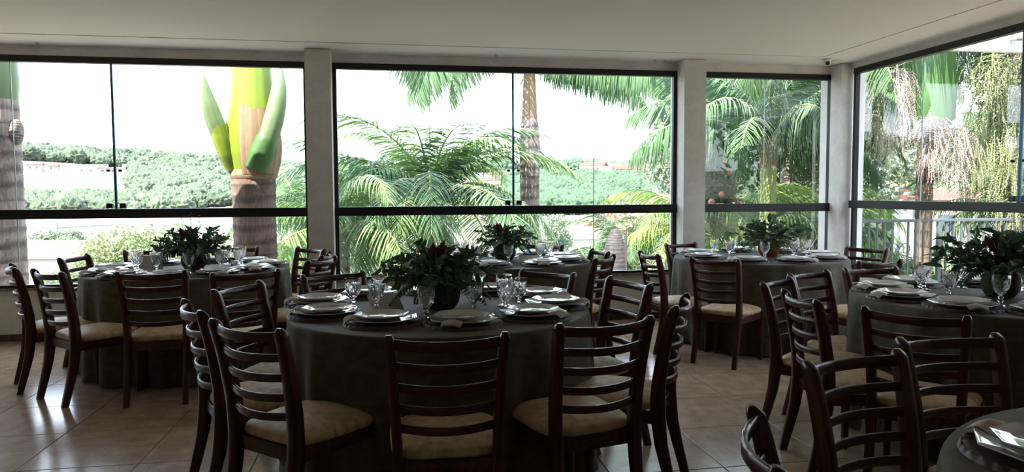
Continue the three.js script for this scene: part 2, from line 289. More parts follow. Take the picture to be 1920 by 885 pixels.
const TABLES = {
  A: { at: [0.255, -3.85], name: 'middle table', seed: 1 },
  B: { at: [-1.7, -6.36], name: 'thick-palm table', seed: 2 },
  C: { at: [1.03, -6.55], name: 'widest-window table', seed: 3 },
  D: { at: [3.5, -6.36], name: 'corner pillar table', seed: 4 },
  E: { at: [3.51, -3.6], name: 'terrace window table', seed: 5 },
  F: { at: [1.9, -0.95], name: 'farthest table', seed: 6 },
};
// top of the back (x, z), turn in degrees, table, which seat it is
const CHAIRS = [
  [-2.75, -5.72, 118, 'B', 'open-floor edge-on'], [-2.33, -5.28, 136, 'B', 'open-floor angled'], [-2.68, -6.56, 84, 'B', 'low-wall'], [-1.6, -5.08, -178, 'B', 'room-side'], [-2.3, -7.25, 26, 'B', 'far glass-side'],
  [-1.53, -7.36, -3, 'B', 'palm-side'], [-0.97, -4.95, -157, 'B', 'pulled-out'], [-0.78, -7.06, -48, 'B', 'pillar-side'], [-0.57, -6.3, -94, 'B', 'pillar-side edge-on'], [-0.56, -5.84, -114, 'B', 'inner angled'],
  [-0.385, -4.71, 32, 'A', 'pillar-side'], [-0.865, -4.18, 67, 'A', 'palm-side'], [-0.92, -3.46, 114, 'A', 'open-floor edge-on'], [-0.577, -2.9, 137, 'A', 'open-floor angled'], [0.19, -2.54, 178, 'A', 'window-facing'],
  [0.836, -2.71, -166, 'A', 'room-side angled'], [1.346, -3.16, -120, 'A', 'terrace-side edge-on'], [1.356, -3.94, -76, 'A', 'low-wall-side'], [1.0, -4.52, -50, 'A', 'window-side'], [0.23, -5.1, -1, 'A', 'leaf-hidden'],
  [0.52, -7.28, 20, 'C', 'leaf-hidden'], [1.58, -7.28, -42, 'C', 'grey-palm'], [1.9, -6.35, -86, 'C', 'stump-side window'], [1.75, -5.7, -128, 'C', 'stump-side inner'],
  [2.27, -6.08, 92, 'D', 'low-wall'], [3.05, -7.2, 20, 'D', 'pillar-side'], [2.58, -5.4, 129, 'D', 'open-tile angled'], [4.0, -7.24, -12, 'D', 'narrow-window'], [4.54, -6.2, -68, 'D', 'terrace-glass'], [3.76, -4.98, -172, 'D', 'inner terrace'],
  [3.34, -4.52, 2, 'E', 'corner-side'], [2.76, -4.36, 24, 'E', 'half-hidden'], [2.32, -4.0, 38, 'E', 'angled tile-side'], [2.09, -3.38, 81, 'E', 'edge-on tile-side'], [2.29, -2.8, 130, 'E', 'room-side'],
  [1.48, -2.07, 14, 'F', 'open-tile'], [2.02, -2.29, 1, 'F', 'terrace-side'], [0.805, -1.43, 68, 'F', 'edge-on'],
];
for (const [x, z, deg, t, seat] of CHAIRS) {
  const a = rad(deg), s = { A: 1.022, B: 1.022, C: 1 }[t] || 0.99, label = `dark ladder-back chair at the ${TABLES[t].name}, the ${seat} seat`, group = `ladder-back chairs round the ${TABLES[t].name}`;
  const p = [x + Math.sin(a) * 0.28 * s, 0, z + Math.cos(a) * 0.28 * s];
  if (!chair0Used) { chair0Used = true; chair0.position.set(...p); chair0.rotation.y = a; chair0.scale.setScalar(s); tag(chair0, label, 'chair', group); } else { const c = copy(chair0, p, a, label, group, s); c.userData.category = 'chair'; }
}

// ---------------------------------------------------------------- tables and cloths
const TY = 0.8, TR = 0.8;
function clothGeo(seed) {
  const pos = [], idx = [], uv = [], N = 220, R = rng(seed), ph = [R() * 6, R() * 6, R() * 6, R() * 6], rows = [];
  for (const r of [0.0001, 0.3, 0.6, 0.76, 0.79]) rows.push([r, TY, 0]);
  rows.push([0.798, TY - 0.003, 0], [0.803, TY - 0.01, 0.01], [0.805, TY - 0.03, 0.04]);
  for (let k = 1; k <= 13; k++) rows.push([0.806, TY - 0.03 - (TY - 0.04) * (k / 13), 0.05 + 0.95 * (k / 13)]);
  for (const [r, y, t] of rows) for (let j = 0; j <= N; j++) {
    const a = (j / N) * Math.PI * 2, q = a + 0.05 * Math.sin(3 * a + ph[3]);
    const f = 0.55 * Math.sin(17 * q + ph[0]) + 0.3 * Math.sin(26 * q + ph[1] + t * 1.2) + 0.35 * Math.sin(9 * q + ph[2]), fold = Math.sign(f) * Math.pow(Math.abs(f), 0.8);
    const rr = r + Math.pow(t, 0.8) * (0.02 + 0.052 * fold) + (t > 0.93 ? 0.012 * Math.sin(5 * q + ph[1]) : 0);
    pos.push(Math.cos(a) * rr, y + (t === 0 ? 0.0012 * noise(Math.cos(a) * r * 5, Math.sin(a) * r * 5, seed) : 0), Math.sin(a) * rr); uv.push(t > 0 ? a * 1.6 : Math.cos(a) * r * 2, t > 0 ? y * 2 : Math.sin(a) * r * 2);
  }
  for (let i = 0; i < rows.length - 1; i++) for (let j = 0; j < N; j++) { const a = i * (N + 1) + j, b = a + N + 1; idx.push(a, a + 1, b, a + 1, b + 1, b); }
  return geo(pos, idx, uv);
}
for (const [k, t] of Object.entries(TABLES)) {
  const [x, z] = t.at;
  const tb = thing('round_table', `round wooden table under the floor-length cloth of the ${t.name}`, 'table', [x, 0, z], 0, 'round banquet tables');
  mesh('tabletop', lathe([[0, TY - 0.034], [0.775, TY - 0.034], [0.782, TY - 0.028], [0.782, TY - 0.01], [0.775, TY - 0.006], [0, TY - 0.006]], 64), M.table, tb);
  mesh('pedestal', lathe([[0, 0.03], [0.05, 0.03], [0.055, 0.2], [0.045, 0.5], [0.07, TY - 0.034], [0, TY - 0.034]], 20), M.table, tb);
  for (let i = 0; i < 4; i++) { const g = rbox(0.34, 0.05, 0.06, 0.2, 0.03, 0, 0.008); g.rotateY(i * Math.PI / 2); mesh('foot', g, M.table, tb); }
  const c = mesh('tablecloth', clothGeo(t.seed), M.cloth); c.position.set(x, 0, z);
  tag(c, `dark olive floor-length tablecloth draped over the ${t.name}`, 'tablecloth', 'dark olive tablecloths');
}

// ---------------------------------------------------------------- place settings
const octR = (a) => { const s = Math.PI / 4, b = ((a % s) + s) % s - s / 2; return lerp(1, Math.cos(s / 2) / Math.cos(b), 1) ; };
function plateGeo(R, prof, N = 64) {
  const pos = [], idx = [], uv = [];
  prof.forEach(([k, y, o]) => { for (let j = 0; j <= N; j++) { const a = (j / N) * Math.PI * 2, r = R * k * lerp(1, octR(a) * 1.04, o); pos.push(Math.cos(a) * r, y, Math.sin(a) * r); uv.push(0, 0); } });
  for (let i = 0; i < prof.length - 1; i++) for (let j = 0; j < N; j++) { const a = i * (N + 1) + j, b = a + N + 1; idx.push(a, a + 1, b, a + 1, b + 1, b); }
  return crease(geo(pos, idx, uv), 0.9);
}
const G = {};
G.dinner = plateGeo(0.165, [[0.0001, 0.006, 0], [0.56, 0.006, 0.2], [0.63, 0.008, 0.5], [0.69, 0.013, 0.8], [0.95, 0.021, 1], [0.99, 0.0235, 1], [1, 0.022, 1], [0.985, 0.019, 1], [0.68, 0.008, 0.8], [0.6, 0.002, 0.4], [0.55, 0, 0.2], [0.0001, 0.001, 0]]);
G.side = plateGeo(0.126, [[0.0001, 0.005, 0], [0.62, 0.005, 0.2], [0.69, 0.008, 0.5], [0.75, 0.014, 0.8], [0.96, 0.02, 1], [1, 0.0225, 1], [1, 0.021, 1], [0.98, 0.018, 1], [0.72, 0.009, 0.8], [0.6, 0.001, 0.3], [0.0001, 0.001, 0]]);
{ // woven round mat: plaited rings and a roped edge
  const pos = [], idx = [], uv = [], N = 120, K = 30;
  for (let i = 0; i <= K; i++) for (let j = 0; j <= N; j++) {
    const a = (j / N) * Math.PI * 2, k = i / K, r = 0.195 * Math.max(k, 0.001), edge = k > 0.86 ? Math.sin(((k - 0.86) / 0.14) * Math.PI) : 0;
    const w = 0.0016 * Math.sin(k * 30 * Math.PI / 2.5) * Math.sin(a * 36 + (Math.floor(k * 12) % 2) * Math.PI);
    pos.push(Math.cos(a) * (r + edge * 0.003 * Math.sin(a * 30)), (k === 1 ? 0.0008 : 0.009 + w + edge * (0.005 + 0.0025 * Math.sin(a * 30 + k * 40))), Math.sin(a) * (r + edge * 0.003 * Math.sin(a * 30))); uv.push(k, j / N);
  }
  for (let i = 0; i < K; i++) for (let j = 0; j < N; j++) { const a = i * (N + 1) + j, b = a + N + 1; idx.push(a, a + 1, b, a + 1, b + 1, b); }
  const bottom = new THREE.CircleGeometry(0.195, 60); bottom.rotateX(Math.PI / 2); bottom.translate(0, 0.0008, 0);
  G.mat = mg([geo(pos, idx, uv), bottom]);
}
{ // folded napkin laid under the small plate and hanging over the rim
  const pos = [], idx = [], uv = [], NU = 26, NV = 12, th = 0.009;
  const pt = (u, v, top) => { // u along, v across
    const x = lerp(-0.075, 0.19, u), w = lerp(0.06, 0.046, Math.pow(u, 2)), z = (v - 0.5) * 2 * w * (1 + 0.05 * Math.sin(u * 7));
    let y = x < 0.1 ? 0.0075 : x < 0.155 ? lerp(0.0075, 0.0255, (x - 0.1) / 0.055) : 0.0255 - 0.018 * Math.pow((x - 0.155) / 0.035, 1.6);
    y += 0.0015 * Math.sin(v * 9 + u * 4) * (u > 0.3 ? 1 : 0.3) + 0.004 * Math.sin(v * Math.PI) * u;
    return [x, y + (top ? th * Math.sin(clamp(v, 0.03, 0.97) * Math.PI) ** 0.5 : 0), z];
  };
  for (const top of [true, false]) { const base = pos.length / 3; for (let i = 0; i <= NU; i++) for (let j = 0; j <= NV; j++) { pos.push(...pt(i / NU, j / NV, top)); uv.push(i / 6, j / 6); } for (let i = 0; i < NU; i++) for (let j = 0; j < NV; j++) { const a = base + i * (NV + 1) + j, b = a + NV + 1; if (top) idx.push(a, a + 1, b, a + 1, b + 1, b); else idx.push(a, b, a + 1, a + 1, b, b + 1); } }
  G.napkin = geo(pos, idx, uv);
}
{ // cut-glass goblet: beaded stem and a bowl of pressed diamonds
  const out = [[0.0001, 0.0], [0.037, 0.0], [0.0385, 0.003], [0.036, 0.006], [0.02, 0.01], [0.011, 0.015], [0.009, 0.02], [0.014, 0.027], [0.0145, 0.032], [0.009, 0.038], [0.0085, 0.042], [0.013, 0.048], [0.0135, 0.053], [0.009, 0.059], [0.012, 0.064]];
  const bowl = []; for (let i = 0; i <= 20; i++) { const t = i / 20, y = lerp(0.066, 0.173, t); bowl.push([0.0435 * Math.pow(Math.sin(Math.min(1, t * 1.25 + 0.1) * Math.PI / 2), 0.62), y, t]); }
  const inner = []; for (let i = 10; i >= 1; i--) { const t = i / 10, y = lerp(0.074, 0.173, t); inner.push([0.0405 * Math.pow(Math.sin(Math.min(1, t * 1.25) * Math.PI / 2), 0.62) - 0.0012, y]); } inner.push([0.0001, 0.073]);
  const rows = [...out.map(([r, y]) => [r, y, -1]), ...bowl, ...inner.map(([r, y]) => [r, y, -1])], N = 40, pos = [], idx = [];
  rows.forEach(([r, y, t]) => { for (let j = 0; j <= N; j++) { const a = (j / N) * Math.PI * 2; let q = r; if (t > 0.06 && t < 0.84) { const A = a * 5 + t * 11, B = a * 5 - t * 11; q += 0.0026 * (Math.abs(Math.sin(A)) * Math.abs(Math.sin(B)) - 0.35) * Math.min(1, (0.84 - t) * 8); } pos.push(Math.cos(a) * q, y, Math.sin(a) * q); } });
  for (let i = 0; i < rows.length - 1; i++) for (let j = 0; j < N; j++) { const a = i * (N + 1) + j, b = a + N + 1; idx.push(a, b, a + 1, a + 1, b, b + 1); }
  G.goblet = crease(geo(pos, idx), 0.42);
}
const items = {};
function place(key, name, g, m, label, category, group, [x, y, z], turn) {
  const o = new THREE.Mesh(g, m); o.name = numbered(name); o.castShadow = o.receiveShadow = true; o.position.set(x, y, z); o.rotation.y = turn; scene.add(o); return tag(o, label, category, group);
}
function setting(t, px, pz, gx, gz, r, seat) {
  const T = TABLES[t], a = Math.atan2(px - T.at[0], pz - T.at[1]), on = `on the ${T.name}`, by = !seat ? '' : seat[0] === '~' ? ' ' + seat.slice(1) : ` before its ${seat} chair`, y = TY + 0.001;
  place(0, 'placemat', G.mat, M.mat, `round dark plaited placemat ${on}${by}`, 'placemat', `plaited placemats ${on}`, [px, y, pz], r() * 6);
  place(0, 'dinner_plate', G.dinner, M.china, `large white eight-sided plate ${on}${by}`, 'plate', `large eight-sided plates ${on}`, [px, y + 0.0105, pz], a + 0.39 + (r() - 0.5) * 0.3);
  place(0, 'napkin', G.napkin, M.napkin, `folded beige cloth napkin ${on}${by}`, 'napkin', `folded napkins ${on}`, [px, y + 0.0105, pz], a - Math.PI / 2 + (r() - 0.5) * 2.2);
  place(0, 'side_plate', G.side, M.china, `small white eight-sided plate stacked ${on}${by}`, 'plate', `small eight-sided plates ${on}`, [px + (r() - 0.5) * 0.02, y + 0.0275, pz + (r() - 0.5) * 0.02], a + (r() - 0.5) * 0.5);
  if (gx !== null) place(0, 'goblet', G.goblet, M.crystal, `clear cut-glass goblet ${on}${by}`, 'goblet', `cut-glass goblets ${on}`, [gx, y, gz], r() * 6);
}
{
  const r = rng(77);
  const A = [[-0.414, -4.12, -0.213, -3.874], [-0.342, -3.72, -0.089, -3.745], [-0.048, -3.45, 0.155, -3.43], [0.327, -3.36, 0.404, -3.579], [0.69, -3.48, 0.567, -3.578], [0.877, -3.79, 0.658, -3.697], [0.86, -4.13, 0.603, -3.855], [0.62, -4.4, 0.5, -4.17], [0.24, -4.49, 0.32, -4.26], [-0.14, -4.42, -0.08, -4.12]];
  const seatA = ['palm-side', 'open-floor edge-on', 'open-floor angled', 'window-facing', 'room-side angled', 'terrace-side edge-on', 'low-wall-side', 'window-side', 'leaf-hidden', 'pillar-side'];
  A.forEach((s, i) => setting('A', ...s, r, seatA[i]));
  const ring = (t, degs, rad0, off, seats, gr = 0.42) => { for (const [i, d] of degs.entries()) { const a = rad(d), b = rad(d + off), [x, z] = TABLES[t].at; setting(t, x + Math.sin(a) * rad0, z + Math.cos(a) * rad0, x + Math.sin(b) * gr, z + Math.cos(b) * gr, r, seats[i]); } };
  ring('B', [-64, -98, -34, 0, 34, 66, 100, 134, 178, -142], 0.615, 14, ['open-floor edge-on', 'low-wall', 'open-floor angled', 'room-side', 'pulled-out', 'inner angled', 'pillar-side edge-on', 'pillar-side', 'palm-side', 'far glass-side']);
  ring('C', [-150, -105, -60, -20, 25, 62, 100, 140, 176], 0.6, 16, ['leaf-hidden', '~facing the first pillar', '~facing the pulled-out chair', '~facing the middle table', '~beside the printed card', 'stump-side inner', 'stump-side window', 'grey-palm', '~between the two glass-side chairs']);
  ring('D', [-84, -38, 2, 44, 84, 128, 172, -132], 0.6, 16, ['low-wall', 'open-tile angled', 'inner terrace', '~between the inner-terrace and terrace-glass chairs', 'terrace-glass', '~nearest the corner pillar', 'narrow-window', 'pillar-side']);
  ring('E', [-95, -132, -168, -60, -24, 10, 150, 104], 0.6, 16, ['angled tile-side', 'half-hidden', 'corner-side', 'edge-on tile-side', 'room-side', '~facing the blank wall', '~facing the corner pillar', '~facing the railing']);
  setting('F', 1.5, -1.37, null, null, r, 'open-tile'); setting('F', 1.88, -1.53, null, null, r, 'terrace-side');
}
{ // printed cards
  const card = (label, w, h, tilt, [x, z], turn, ink) => {
    const c = thing('menu_card', label, 'card', [x, TY + 0.001, z], turn);
    const g = rbox(w, h, 0.0012, 0, h / 2, 0, 0.0005); g.rotateX(-tilt); mesh('paper', g, M.card, c);
    if (ink) { const k = []; for (const dx of [-0.018, -0.009, 0, 0.009, 0.018]) k.push(box(dx - 0.003, dx + 0.003, h * 0.42, h * 0.42 + 0.008, 0.0008, 0.0012)); const i = mg(k); i.rotateX(-tilt); mesh('print', i, M.ink, c); }
  };
  card('plain white card leaning on the centrepiece of the middle table', 0.17, 0.15, 0.95, [-0.02, -3.74], 0.35, false);
  card('plain white card propped before the pot on the palm table', 0.19, 0.13, 0.25, [-1.98, -6.25], 0.1, false);
  card('white card with small dark print on the widest-window table', 0.2, 0.09, 0.9, [1.24, -6.33], 0, true);
}

// ---------------------------------------------------------------- centrepieces
function leafGeo(L, W, tip = 1, bend = 0.25) { // blade along +x, folded along its midrib
  const pos = [], idx = [], uv = [], n = 6;
  for (let i = 0; i <= n; i++) { const t = i / n, w = W * 0.5 * Math.pow(Math.sin(Math.PI * Math.pow(t, 0.8) * 0.97 + 0.05), tip), y = -bend * L * t * t; pos.push(t * L, y + w * 0.25, -w, t * L, y, 0, t * L, y + w * 0.25, w); uv.push(t, 0, t, 0.5, t, 1); }
  for (let i = 0; i < n; i++) for (const k of [0, 1]) { const a = i * 3 + k, b = a + 3; idx.push(a, a + 1, b, a + 1, b + 1, b); }
  return geo(pos, idx, uv);
}
const L4 = { round: leafGeo(0.058, 0.052, 0.6, 0.2), small: leafGeo(0.036, 0.024, 0.8, 0.2), long: leafGeo(0.12, 0.045, 1, 0.3), red: leafGeo(0.125, 0.05, 0.9, 0.15) };
function fernGeo(L, n = 15) {
  const g = [], pts = []; for (let i = 0; i <= 8; i++) { const t = i / 8; pts.push(V(L * t * (1 - 0.25 * t), L * (0.25 * t - 0.85 * t * t), 0)); }
  const c = new THREE.CatmullRomCurve3(pts); g.push(tube(pts, 0.002, 0.0006, 4, 8));
  for (let i = 1; i < n; i++) for (const s of [-1, 1]) { const t = i / n, p = c.getPointAt(t), q = c.getTangentAt(t), l = leafGeo(L * 0.3 * Math.pow(1 - t, 0.7) + 0.008, 0.017, 0.9, 0.25); l.rotateY(-s * 1.15); l.rotateZ(Math.atan2(q.y, q.x)); l.translate(p.x, p.y, p.z); g.push(l); }
  return mg(g);
}
function sprigGeo(seed, n, k) { // one stem thick with small leaves, along +x
  const R = rng(seed), g = [], pts = [V(0, 0, 0), V(0.15, 0.02, 0), V(0.3, 0.0, 0)], c = new THREE.CatmullRomCurve3(pts); g.push(tube(pts, 0.0022, 0.001, 4, 6));
  for (let i = 0; i < n; i++) { const t = 0.2 + 0.8 * (i + 1) / n, p = c.getPointAt(Math.min(1, t)), l = leafGeo(k * (0.8 + 0.5 * R()), k * 0.62, 0.8, 0.2); l.rotateX((R() - 0.5) * 2.4); l.rotateZ((R() - 0.5) * 1.2); l.rotateY((i % 2 ? 1 : -1) * (0.5 + R() * 0.7)); l.rotateX(R() * 6.28); l.translate(p.x, p.y, p.z); g.push(l); }
  return mg(g);
}
const SPRIG = [sprigGeo(1, 22, 0.036), sprigGeo(2, 18, 0.044), sprigGeo(3, 26, 0.03), sprigGeo(4, 15, 0.05)];
const fernA = fernGeo(0.24), fernB = fernGeo(0.3);
function centrepiece(t, label, seed, o = {}) {
  const R = rng(seed), [x, z] = TABLES[t].at, c = thing('centrepiece', label, 'plant', [x + (o.dx || 0), TY + 0.001, z + (o.dz || 0)], 0, 'leafy centrepieces on the tables');
  const s = o.s || 1, ph = 0.15;
  mesh('pot', lathe([[0, 0], [0.062, 0], [0.07, 0.005], [0.094, 0.04], [0.102, 0.075], [0.096, 0.115], [0.082, 0.14], [0.078, ph], [0.068, ph], [0.07, 0.125], [0, 0.12]], 32), o.pot || M.pot, c);
  mesh('soil', lathe([[0, 0.128], [0.03, 0.128], [0.069, 0.122]], 20), M.soil, c);
  const stems = [], n = o.n || 20;
  const put = (g, m, p, az, el, roll, k = 1, name = 'leaf') => { const l = mesh(name, g, m, c); l.position.copy(p); l.rotation.set(roll, az, el, 'YZX'); l.scale.setScalar(k); return l; };
  for (let i = 0; i < n; i++) {
    const az = i * 2.399 + R() * 0.5, e = i % 4, el = e === 0 ? 0.12 + R() * 0.25 : e === 1 ? 0.35 + R() * 0.3 : e === 2 ? 0.7 + R() * 0.35 : 1.1 + R() * 0.35, len = [0.31, 0.29, 0.25, 0.2][e] * (0.75 + R() * 0.4) * s, kind = i % 5;
    const d = V(Math.cos(el) * Math.cos(az), Math.sin(el), -Math.cos(el) * Math.sin(az)), p0 = V(d.x * 0.03, ph - 0.03, d.z * 0.03);
    if (kind !== 0 && kind !== 3) { put(SPRIG[(i + seed) % 4], kind === 1 ? M.fern : kind === 2 ? M.leafDark : M.leafGrey, p0, az, el, (R() - 0.5) * 2, len / 0.3, 'sprig'); continue; }
    const p1 = p0.clone().addScaledVector(d, len * 0.5).add(V(0, 0.03, 0)), p2 = p0.clone().addScaledVector(d, len).add(V(0, e === 0 ? -0.02 : 0.0, 0)), cv = new THREE.CatmullRomCurve3([p0, p1, p2]); stems.push(tube([p0, p1, p2], 0.0022, 0.001, 4, 5));
    const g = kind === 0 ? L4.round : L4.long, q = kind === 0 ? 8 : 5;
    for (let j = 0; j < q; j++) { const tt = 0.3 + 0.7 * (j + 1) / q, p = cv.getPointAt(Math.min(1, tt)); put(g, kind === 0 ? M.leafGrey : M.leafDark, p, az + (j % 2 ? 1 : -1) * (0.5 + R() * 0.6) * (j === q - 1 ? 0.1 : 1), el * 0.6 + (R() - 0.5) * 0.9, (R() - 0.5) * 1.6, (kind === 0 ? 0.8 : 0.6) + R() * 0.4); }
  }
  for (let i = 0; i < 10; i++) { const az = (i / 10) * 6.283 + R() * 0.6; put(R() > 0.5 ? fernA : fernB, M.fern, V(Math.cos(az) * 0.06, ph - 0.005, -Math.sin(az) * 0.06), az, 0.15 + R() * 0.2, (R() - 0.5) * 0.4, 0.85 + R() * 0.3, 'fern_frond'); }
  const red = o.red ?? 6;
  for (let i = 0; i < red; i++) { const az = (i / red) * 6.283 + R() * 0.6, b = V(-0.04 + 0.03 * Math.cos(az), ph + 0.1 * s + 0.02 * R(), 0.03 * Math.sin(az)); put(L4.red, M.leafRed, b, az, 0.95 + R() * 0.35, R() - 0.5, s * (0.75 + R() * 0.2), 'red_leaf').userData.label = 'dark red pointed leaf'; }
  if (red) stems.push(tube([V(0, ph - 0.03, 0), V(-0.02, ph + 0.05, 0), V(-0.04, ph + 0.12 * s, 0)], 0.004, 0.003, 5, 5));
  if (o.bloom) { const b = V(-0.09, ph + 0.23, 0.02); stems.push(tube([V(0, ph - 0.03, 0), V(-0.05, ph + 0.12, 0.01), b], 0.003, 0.002, 5, 5)); for (let i = 0; i < 7; i++) put(L4.small, M.bloom, b, (i / 7) * 6.283, 0.5, 0, 1.1, 'petal').userData.label = 'pale yellow petal'; }
  if (o.tall) for (let i = 0; i < 3; i++) { const q = V(-0.08 + 0.07 * i, ph + 0.27 + 0.05 * R(), 0.02); stems.push(tube([V(0, ph - 0.03, 0), V(q.x * 0.5, ph + 0.13, 0.01), q], 0.002, 0.001, 4, 6)); for (let j = 0; j < 6; j++) put(L4.small, M.leafDark, q.clone().add(V(0, -0.015 * j, 0)), j * 2.2 + i, 0.4, 0, 0.8); }
  mesh('stems', stems, M.stem, c);
  return c;
}
centrepiece('A', 'wide leafy centrepiece with a white card leaning on it', 11, { dx: 0.0, dz: 0.03, s: 1.0, n: 58 });
centrepiece('B', 'leafy centrepiece standing before the thick palm trunk', 21, { dx: 0.05, dz: 0.06, tall: true, n: 52 });
centrepiece('C', 'leafy centrepiece at the widest window with printed card', 31, { dz: 0.02, n: 48, s: 0.95 });
centrepiece('D', 'leafy centrepiece in a reddish clay pot with yellow bloom', 41, { dx: 0.1, pot: M.clay, bloom: true, red: 3, n: 52 });
centrepiece('E', 'dense leafy centrepiece by the railed terrace window', 51, { n: 68, s: 1.15 });

// ---------------------------------------------------------------- outside: terrain
const gd = [[0, -4], [14, -3.8], [24, -3.6], [35, -4], [55, -5.5], [90, -6], [150, -5], [230, -3], [290, 4], [340, 9], [420, 14], [600, 19], [1000, 37], [1500, 72], [1900, 60]];
function ground(x, z) {
  const d = Math.hypot(x, z + 7); let y = 60;
  for (let i = 0; i < gd.length - 1; i++) if (d <= gd[i + 1][0]) { const t = (d - gd[i][0]) / (gd[i + 1][0] - gd[i][0]), s = t * t * (3 - 2 * t); y = lerp(gd[i][1], gd[i + 1][1], lerp(t, s, 0.5)); break; }
  const az = Math.atan2(x, -z), far = clamp((d - 450) / 700, 0, 1), m = az < -0.1 ? lerp(0.62, 1.03, clamp((-az - 0.1) / 0.33, 0, 1)) : 0.62;
  return y * lerp(1, m, far) + far * 9 * noise(x / 190, z / 190) + clamp(d / 300, 0, 1) * 1.6 * noise(x / 40, z / 40);
}
{
  const pos = [], idx = [], col = [], uv = [], NR = 90, NA = 240;
  for (let i = 0; i <= NR; i++) { const r = 0.5 * Math.pow(3800, i / NR); for (let j = 0; j <= NA; j++) {
    const a = (j / NA) * Math.PI * 2, x = Math.sin(a) * r, z = -7 - Math.cos(a) * r; pos.push(x, ground(x, z), z); uv.push(x / 7, z / 7);
    const n = noise(x / 60, z / 60, 3) + 0.6 * noise(x / 19, z / 19, 8), dry = clamp(0.55 + n * 1.4, 0, 1);
    col.push(lerp(0.06, 0.2, dry), lerp(0.08, 0.17, dry), lerp(0.04, 0.13, dry));
  } }
  for (let i = 0; i < NR; i++) for (let j = 0; j < NA; j++) { const a = i * (NA + 1) + j, b = a + NA + 1; idx.push(a, a + 1, b, a + 1, b + 1, b); }
  const g = geo(pos, idx, uv); g.setAttribute('color', new THREE.Float32BufferAttribute(col, 3));
  const o = mesh('terrain', g, std([1, 1, 1], 0.95, { vertexColors: true, map: groundMap, side: THREE.DoubleSide })); o.userData = { kind: 'structure', label: 'valley slopes and hills with dry fields beyond the windows', category: 'terrain' };
}
{ // distant woodland nobody could count: crowns scattered over the slopes
  const R = rng(301), base = new THREE.IcosahedronGeometry(1, 7), p = base.attributes.position;
  for (let i = 0; i < p.count; i++) { const v = V(p.getX(i), p.getY(i), p.getZ(i)), k = 1 + 0.28 * noise(v.x * 2.3, v.y * 2.3, v.z * 2.3) + 0.35 * noise(v.x * 5, v.y * 5, v.z * 5) + 0.3 * noise(v.x * 11, v.y * 11, v.z * 11); v.multiplyScalar(k); p.setXYZ(i, v.x, v.y * 0.85 + 0.35, v.z); }
  const crown = geo(Array.from(p.array), null); crown.deleteAttribute('normal'); crown.deleteAttribute('uv'); const cg = mergeVertices(crown, 1e-4); cg.computeVertexNormals();
  const wood = (name, label, n, c, gen) => {
    const m = new THREE.InstancedMesh(cg, std(c, 0.95), n), d = new THREE.Object3D(), col = new THREE.Color(); m.name = name; m.castShadow = m.receiveShadow = true;
    for (let i = 0; i < n; i++) { const [x, z, s] = gen(R), k = 0.8 + 0.45 * R(); d.position.set(x, ground(x, z) + s * 0.35, z); d.rotation.set(0, R() * 6.28, 0); d.scale.set(s * (0.85 + 0.3 * R()), s * (0.9 + 0.5 * R()), s * (0.85 + 0.3 * R())); d.updateMatrix(); m.setMatrixAt(i, d.matrix); m.setColorAt(i, col.setRGB(k, k * (0.95 + 0.1 * R()), k * 0.95)); }
    scene.add(m); m.userData = { label, category: 'woodland', kind: 'stuff' }; return m;
  };
  const polar = (a0, a1, r0, r1) => (R) => { const a = rad(lerp(a0, a1, R())), r = lerp(r0, r1, Math.pow(R(), 0.8)); return [Math.sin(a) * r, -Math.cos(a) * r, 1.3 + 1.7 * R()]; };
  wood('forest', 'dense grey-green wood on the slope beside the thick palm', 3200, [0.05, 0.07, 0.045], polar(-18.5, -5, 245, 430));
  wood('forest_edge', 'scattered trees along the foot of the dry field', 800, [0.05, 0.07, 0.042], polar(-32, -15, 205, 255));
  wood('far_forest', 'trees covering the far ridge above the town', 1500, [0.05, 0.07, 0.045], (R) => { const a = rad(lerp(-40, 0, R())), r = lerp(1150, 1560, R()); return [Math.sin(a) * r, -Math.cos(a) * r, 6 + 6 * R()]; });
  wood('hill_forest', 'dark green wood on the hill below the villas', 2400, [0.035, 0.065, 0.036], polar(9, 24, 190, 330));
  wood('ridge_forest', 'trees along the ridge behind the villas', 700, [0.04, 0.07, 0.042], (R) => { const a = rad(lerp(6, 50, R())), r = lerp(500, 640, R()); return [Math.sin(a) * r, -Math.cos(a) * r, 3 + 3.5 * R()]; });
  wood('town_trees', 'street trees among the roofs beyond the terrace', 150, [0.03, 0.055, 0.025], (R) => { const a = rad(lerp(27, 54, R())), r = lerp(95, 170, R()); return [Math.sin(a) * r, -Math.cos(a) * r, 3 + 4.5 * R()]; });
}
const MW = [[0.5, 0.48, 0.45], [0.25, 0.22, 0.19], [0.6, 0.58, 0.56], [0.17, 0.09, 0.06]].map((c) => std(c, 0.9, { map: plasterMap })), MR = { clay: std([0.14, 0.05, 0.028], 0.85, { map: groundMap }), pale: std([0.19, 0.1, 0.06], 0.85, { map: groundMap }), white: std([0.6, 0.59, 0.57], 0.8), blue: std([0.07, 0.11, 0.16], 0.7) }, MP = std([0.05, 0.06, 0.08], 0.3);
